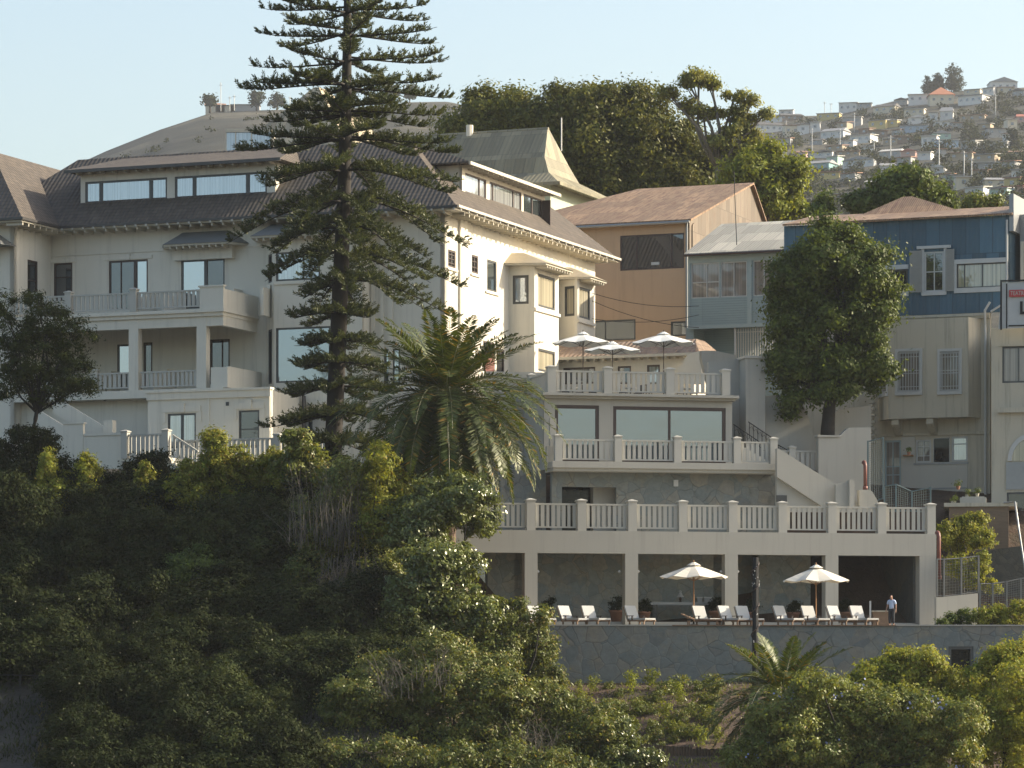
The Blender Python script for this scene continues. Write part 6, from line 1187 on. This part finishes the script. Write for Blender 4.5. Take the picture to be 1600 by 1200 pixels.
# ------------------------------------------------------------------ parasols
def parasol(label, px, Y, apex, rim, rpx, zfl, canv, polem, group, rot=.2, lean=0, pr_=.035, under=True):
    z0 = zfl; x = (px-CX)/FL*Y; o = thing('parasol', label, 'parasol', (x, Y, z0), group); WL[o.name] = Vector((0, 0, 0)); za = (YH-apex)/FL*Y-z0; zr_ = (YH-rim)/FL*Y-z0; r = rpx/FL*Y/.96
    MB().tube([(0, 0, 0), (0, 0, za+.05)], pr_, 8).build('pole', M[polem], o); MB().lathe([(.28, 0), (.28, .1), (.07, .14), (.06, .3)], (0, 0, 0), 14).build('base', M['iron'], o)
    m = MB(); n = 8; V = []; 
    def ringpt(k, f, side):
        a = rot+2*math.pi*k/n; h = za-.12-(za-.12-zr_)*f**1.12; return Vector((math.cos(a)*r*f, math.sin(a)*r*f, h))
    for k in range(n):
        for i in range(5):
            f0, f1 = .1+.9*i/5, .1+.9*(i+1)/5; a, b, c, d = ringpt(k, f0, 0), ringpt(k, f1, 0), ringpt(k+1, f1, 0), ringpt(k+1, f0, 0); sag = lambda f: Vector((0, 0, -.10*f*f)); mab0, mab1 = (a+d)/2+sag(f0), (b+c)/2+sag(f1)
            m.poly([a, b, mab1, mab0]).poly([mab0, mab1, c, d]); dn = Vector((0, 0, -.02)); m.poly([a+dn, mab0+dn, mab1+dn, b+dn]).poly([mab0+dn, d+dn, c+dn, mab1+dn])
            if i == 4: m.poly([b, b+dn, mab1+dn, mab1]).poly([mab1, mab1+dn, c+dn, c])
    cn = m.build('canopy', M[canv], o)
    t = MB(); t.hexa([Vector((math.cos(rot+2*math.pi*k/n)*r*.22, math.sin(rot+2*math.pi*k/n)*r*.22, za-.16)) for k in range(n)], [Vector((math.cos(rot+2*math.pi*k/n)*r*.05, math.sin(rot+2*math.pi*k/n)*r*.05, za+.02)) for k in range(n)]); q = t.build('vent_cap', M[canv], cn); 
    t = MB()
    for k in range(n): e = ringpt(k, .98, 0)-Vector((0, 0, .045)); s = ringpt(k, .1, 0)-Vector((0, 0, .06)); t.tube([s, e], .014, 4); t.tube([Vector((0, 0, zr_-.25)), s.lerp(e, .5)], .013, 4)
    t.build('ribs', M[polem], o); MB().lathe([(.02, 0), (.04, .05), (.01, .12)], (0, 0, za+.03), 8).build('finial', M[polem], o); return o
parasol('cream parasol with a honey wood pole on the left part of the pool deck', 1084, 199.6, 879, 901, 52, DZ, 'canvas', 'wood', 'parasols on the pool deck', .12)
parasol('cream parasol with a honey wood pole near the standing man', 1275, 199.4, 883, 907, 52, DZ, 'canvas', 'wood', 'parasols on the pool deck', .4)
parasol('left ivory parasol on the upper terrace beside the sunlit hotel bays', 911, 222, 519, 536, 47, zt2, 'canvas2', 'brown', 'parasols on the upper terrace', .1, pr_=.03)
parasol('middle ivory parasol on the upper terrace, lowest of the three', 957, 219, 534, 548, 45, zt2, 'canvas2', 'brown', 'parasols on the upper terrace', .3, pr_=.03)
parasol('right ivory parasol on the upper terrace before the clay tiles', 1037, 221, 519, 536, 49, zt2, 'canvas2', 'brown', 'parasols on the upper terrace', .22, pr_=.03)
# ------------------------------------------------------------------ terrace chairs and tables
def chair():
    o = thing('terrace_chair', '', 'chair', (0, 0, 0), 'dark chairs on the upper terrace')
    MB().box(-.22, .22, -.22, .22, .43, .47).build('seat', M['iron'], o); b = MB().box(-.22, .22, .20, .23, .9, .95)
    for k in range(5): b.box(-.2+k*.09, -.16+k*.09, .2, .225, .47, .899)
    b.build('backrest', M['iron'], o)
    for x in (-.21, .17):
        for y in (-.21, .17): MB().box(x, x+.04, y, y+.04, 0, .429).build('leg', M['iron'], o)
    return o
pc = None
for i, (px, Y, rz) in enumerate(((884, 216.6, 1.5), (905, 217.2, -1.4), (926, 216.8, 1.4), (974, 217, 1.3), (997, 217.5, -1.3), (1012, 217, .4), (1063, 217.4, 1.5), (1084, 217.6, -1.5))):
    o = chair() if i == 0 else copy_tree(pc); pc = pc or o; o.location = ((px-CX)/FL*Y, Y, zt2+.002); o.rotation_euler = (0, 0, rz); o['label'] = f"{['first', 'second', 'third', 'fourth', 'fifth', 'sixth', 'seventh', 'eighth'][i]} dark chair from the left behind the upper terrace balustrade"
for i, (px, Y) in enumerate(((895, 217.0), (985, 217.2), (1073, 217.6))):
    o = thing('terrace_table', f"{['left', 'middle', 'right'][i]} small round table behind the upper terrace balustrade", 'table', ((px-CX)/FL*Y, Y, zt2+.002), 'tables on the upper terrace'); WL[o.name] = Vector((0, 0, 0))
    MB().lathe([(.4, .70), (.4, .74)], (0, 0, 0), 16).build('tabletop', M['white'], o); MB().lathe([(.25, 0), (.22, .04), (.04, .06), (.04, .69)], (0, 0, 0), 10).build('pedestal', M['iron'], o)
# ------------------------------------------------------------------ pots in the arcade
rng = np.random.default_rng(31)
pots = [(857, 2.6, .9, 'left of the second column', 'round'), (963, 2.0, 1.0, 'left side of the third column', 'round'), (1007, 2.0, .9, 'right side of the third column', 'round'), (1118, 2.4, 1.0, 'right end of the long table', 'round'), (1172, 2.4, .9, 'behind the black pole', 'round'), (1240, 2.4, .9, 'behind the right parasol', 'round'), (1320, 2.2, .95, 'left side of the deep right bay', 'square'), (1427, 2.2, 1.1, 'right side of the deep right bay', 'square')]
for i, (px, v, s, lb, _) in enumerate(pots):
    u = A.u(px, v); c = A.pt(u, v, zpf); o = thing('potted_plant', f'terracotta pot with a dark bush, {lb} of the arcade' if 'bay' not in lb and 'table' not in lb and 'pole' not in lb and 'parasol' not in lb else f'terracotta pot with a dark bush in the arcade, {lb}', 'potted plant', c, 'pots in the arcade'); WL[o.name] = Vector((0, 0, 0))
    MB().lathe([(.26*s, 0), (.38*s, .55*s), (.43*s, .56*s), (.43*s, .68*s), (.36*s, .68*s), (.34*s, .60*s)], (0, 0, 0), 16).build('pot', M['terracotta'], o, True)
    C, A_, B2 = leaves(rng, [(0, 0, 1.0*s, .42*s, .42*s, .36*s), (.1, 0, 1.25*s, .25*s, .25*s, .25*s)], 1500, .12, .22, .4, .2); to_obj(quads('leaves', C, A_, B2, LM['dark']), 'leaves', o)
    k = MB().tube([(0, 0, .55*s), (.03, 0, 1.1*s)], .03, 5).build('stem', M['darkbark'], None); k.parent = o
# long stone table with lamp and boxes, hose post
F = A; v = 3.4; zt = A.z(941, 1065, v); o = thing('stone_table', 'long pale grey slab table against the arcade back wall', 'table', A.pt(A.u(1065, v), v, zpf))
MB().fbox(A, A.u(1013, v), A.u(1113, v), v-.35, v+.35, zt-.16, zt).build('tabletop', M['galv'], o); 
for p in (1018, 1104): MB().fbox(A, A.u(p, v), A.u(p+7, v), v-.3, v+.3, zpf, zt-.161).build('leg', M['stone2'], o)
q = A.pt(A.u(1063, v), v, zt+.002); o = thing('table_lamp', 'white bell shaped lamp on the long slab table', 'lamp', q); MB().lathe([(.10, 0), (.10, .03), (.04, .06), (.09, .2), (.03, .3)], q, 10).build('base', M['brown'], o); MB().lathe([(.22, .30), (.14, .40), (.09, .52), (.05, .56), (.09, .62), (.03, .68)], q, 14).build('shade', M['wpaint'], o)
for k, (a, b) in enumerate(((1088, 1097), (1099, 1112))):
    o = thing('storage_box', ['left', 'right'][k]+' grey box with pale lid on the slab table', 'box', A.pt(A.u(a, v), v, zt), 'boxes on the slab table'); MB().fbox(A, A.u(a, v), A.u(b, v)-.03, v-.2, v+.2, zt+.002, zt+.25).build('body', M['galv'], o); MB().fbox(A, A.u(a, v)-.02, A.u(b, v)-.01, v-.22, v+.22, zt+.251, zt+.3).build('lid', M['wpaint'], o)
o = thing('towel_stand', 'thin white upright stand left of the standing man', 'stand', D.pt(D.u(1360), 6, DZ)); MB().fbox(D, D.u(1358.6, 6), D.u(1361.2, 6), 6, 6.08, DZ+.05, D.z(939, 1360, 6)).build('post', M['wpaint'], o); MB().fbox(D, D.u(1356, 6), D.u(1364, 6), 5.8, 6.3, DZ, DZ+.049).build('foot', M['wpaint'], o)
o = thing('service_counter', 'low brown counter between the towel stand and the man', 'counter', D.pt(D.u(1380), 7.5, DZ)); MB().fbox(D, D.u(1364, 7.5), D.u(1392, 7.5), 7.4, 8.1, DZ, D.z(956, 1380, 7.5)).build('body', M['teak'], o); MB().fbox(D, D.u(1362, 7.5), D.u(1394, 7.5), 7.3, 8.2, D.z(956, 1380, 7.5)+.002, D.z(954, 1380, 7.5)).build('top', M['greyp'], o)
# flower pots on the planter and doorstep
for i, (px, py, Y, s, lb) in enumerate(((1490, 790, 213, .5, 'small potted plant at the left end of the brick terrace wall'), (1511, 778, 213.5, .35, 'small plant standing in the planter box, left'), (1527, 776, 213.5, .35, 'small plant standing in the planter box, right'), (1420, 711, 217.5, .35, 'little pot on the wooden shelf beside the barred door'), (1497, 765, 214, .4, 'thin leggy plant behind the left end of the brick wall'))):
    b = P(px, py, Y); o = thing('small_pot_plant', lb, 'potted plant', b, 'small pots around the grey house'); WL[o.name] = Vector((0, 0, 0)); MB().lathe([(.22*s, 0), (.34*s, .5*s), (.36*s, .55*s)], (0, 0, 0), 10).build('pot', M['terracotta' if i > 2 else 'greyp'], o)
    C, A_, B2 = leaves(rng, [(0, 0, .9*s, .5*s, .5*s, .45*s)], 160, .11, .2, .4, .2); to_obj(quads('leaves', C, A_, B2, LM['deep']), 'leaves', o)
# ------------------------------------------------------------------ the man on the deck
def person():
    Y = 198.6; b = Vector(((1393-CX)/FL*Y, Y, DZ)); o = thing('person', 'man in a pale blue short sleeved shirt and dark trousers standing on the deck', 'person', b); WL[o.name] = Vector((0, 0, 0))
    def skin(name, joints, edges, mat, root, sub=2):
        ks = list(joints); me = bpy.data.meshes.new(name); me.from_pydata([joints[k][0] for k in ks], [(ks.index(a), ks.index(c)) for a, c in edges], []); ob = bpy.data.objects.new(name, me); col.objects.link(ob); ob.parent = o
        md = ob.modifiers.new('skin', 'SKIN'); 
        for i, k in enumerate(ks): sv = me.skin_vertices[0].data[i]; r = joints[k][1]; sv.radius = r if isinstance(r, tuple) else (r, r); sv.use_root = (k == root)
        md.use_smooth_shade = True; s = ob.modifiers.new('sub', 'SUBSURF'); s.levels = s.render_levels = sub; me.materials.append(M[mat]); return ob
    j = dict(pel=((0, 0, .93), (.13, .10)), wst=((0, 0, 1.05), (.12, .09)), ch=((0, .01, 1.28), (.15, .10)), nk0=((0, .01, 1.42), .07), nk=((0, -.01, 1.50), .052), hd0=((-.01, -.03, 1.56), .075), hd=((-.015, -.03, 1.63), (.078, .092)), hd1=((-.01, -.025, 1.71), (.06, .075)),
        ls=((-.18, .01, 1.40), .055), le=((-.25, .02, 1.12), .042), lw=((-.27, -.10, .90), .027), lp=((-.275, -.13, .84), (.038, .02)), rs=((.18, .01, 1.40), .055), re=((.24, .04, 1.13), .042), rw=((.26, -.02, .88), .027), rp=((.262, -.04, .81), (.038, .02)),
        lh=((-.09, 0, .88), .095), lk=((-.10, -.02, .48), .062), la=((-.10, .02, .09), .042), lt=((-.12, -.14, .04), .038), rh=((.09, 0, .88), .095), rk=((.11, -.03, .48), .062), ra=((.12, .03, .09), .042), rt=((.16, -.12, .04), .038), nose=((-.02, -.125, 1.625), .014))
    E = [('pel', 'wst'), ('wst', 'ch'), ('ch', 'nk0'), ('nk0', 'nk'), ('nk', 'hd0'), ('hd0', 'hd'), ('hd', 'hd1'), ('hd', 'nose'), ('nk0', 'ls'), ('ls', 'le'), ('le', 'lw'), ('lw', 'lp'), ('nk0', 'rs'), ('rs', 're'), ('re', 'rw'), ('rw', 'rp'), ('pel', 'lh'), ('lh', 'lk'), ('lk', 'la'), ('la', 'lt'), ('pel', 'rh'), ('rh', 'rk'), ('rk', 'ra'), ('ra', 'rt')]
    for s, x in (('l', -.275), ('r', .262)):
        pz = j[s+'p'][0]
        for i, (dx, L) in enumerate(((-.03, .075), (-.01, .085), (.01, .08), (.028, .065))):
            j[f'{s}f{i}'] = ((pz[0]+dx, pz[1]-.015, pz[2]-.05), .009); j[f'{s}g{i}'] = ((pz[0]+dx, pz[1]-.03, pz[2]-.05-L*.6), .008); E += [(s+'p', f'{s}f{i}'), (f'{s}f{i}', f'{s}g{i}')]
        j[s+'th'] = ((pz[0]+(.04 if s == 'l' else -.04), pz[1]-.03, pz[2]-.02), .010); E.append((s+'p', s+'th'))
    skin('body', j, E, 'skin', 'pel')
    g = lambda k, d: (j[k][0], tuple(x+d for x in (j[k][1] if isinstance(j[k][1], tuple) else (j[k][1],)*2)))
    sj = dict(a=((0, 0, .90), (.165, .135)), b=((0, 0, 1.06), (.155, .125)), c=((0, .01, 1.27), (.175, .13)), d=((0, .01, 1.41), (.10, .09)), e=((-.18, .01, 1.39), .085), f=((-.235, .015, 1.19), .075), g=((.18, .01, 1.39), .085), h=((.228, .03, 1.19), .075))
    skin('shirt', sj, [('a', 'b'), ('b', 'c'), ('c', 'd'), ('d', 'e'), ('e', 'f'), ('d', 'g'), ('g', 'h')], 'shirt', 'a', 1)
    tj = dict(a=((0, 0, .93), (.15, .12)), b=g('lh', .02), c=g('lk', .03), d=((-.10, .01, .13), .07), e=g('rh', .02), f=g('rk', .03), h=((.12, .02, .13), .07))
    skin('trousers', tj, [('a', 'b'), ('b', 'c'), ('c', 'd'), ('a', 'e'), ('e', 'f'), ('f', 'h')], 'trousers', 'a', 1)
    hj = dict(a=((-.01, .01, 1.66), (.078, .088)), b=((-.01, 0, 1.735), (.068, .078))); skin('hair', hj, [('a', 'b')], 'hair', 'a')
    for x in (-.045, .012): q = MB().lathe([(.004, -.012), (.013, 0), (.004, .012)], (x, -.122, 1.645), 6).build('eye', M['hair'], None); q.parent = o
    q = MB().box(-.045, .012, -.122, -.112, 1.572, 1.582).build('mouth', M['pipe'], None); q.parent = o
    for x in (-.12, .16): q = MB().hexa([(x-.05, -.2, 0), (x+.05, -.2, 0), (x+.05, .1, 0), (x-.05, .1, 0)], [(x-.04, -.18, .06), (x+.04, -.18, .06), (x+.045, .08, .11), (x-.045, .08, .11)]).build('shoe', M['hair'], None); q.parent = o
    o.rotation_euler = (0, 0, R(-25))
person()
# ------------------------------------------------------------------ air
hz = bpy.data.materials.new('air'); hz.use_nodes = True; hn = hz.node_tree; hn.nodes.remove(hn.nodes['Principled BSDF'])
pv = hn.nodes.new('ShaderNodeVolumePrincipled'); pv.inputs['Density'].default_value = .00008; pv.inputs['Color'].default_value = (.86, .90, .95, 1); pv.inputs['Anisotropy'].default_value = .3
hn.links.new(pv.outputs[0], hn.nodes['Material Output'].inputs['Volume'])
hb = MB().box(-1430, 1430, -420, 1930, -30, 330).build('haze', hz); setp(hb, 'thin pale haze over the valley', 'haze', kind='stuff')
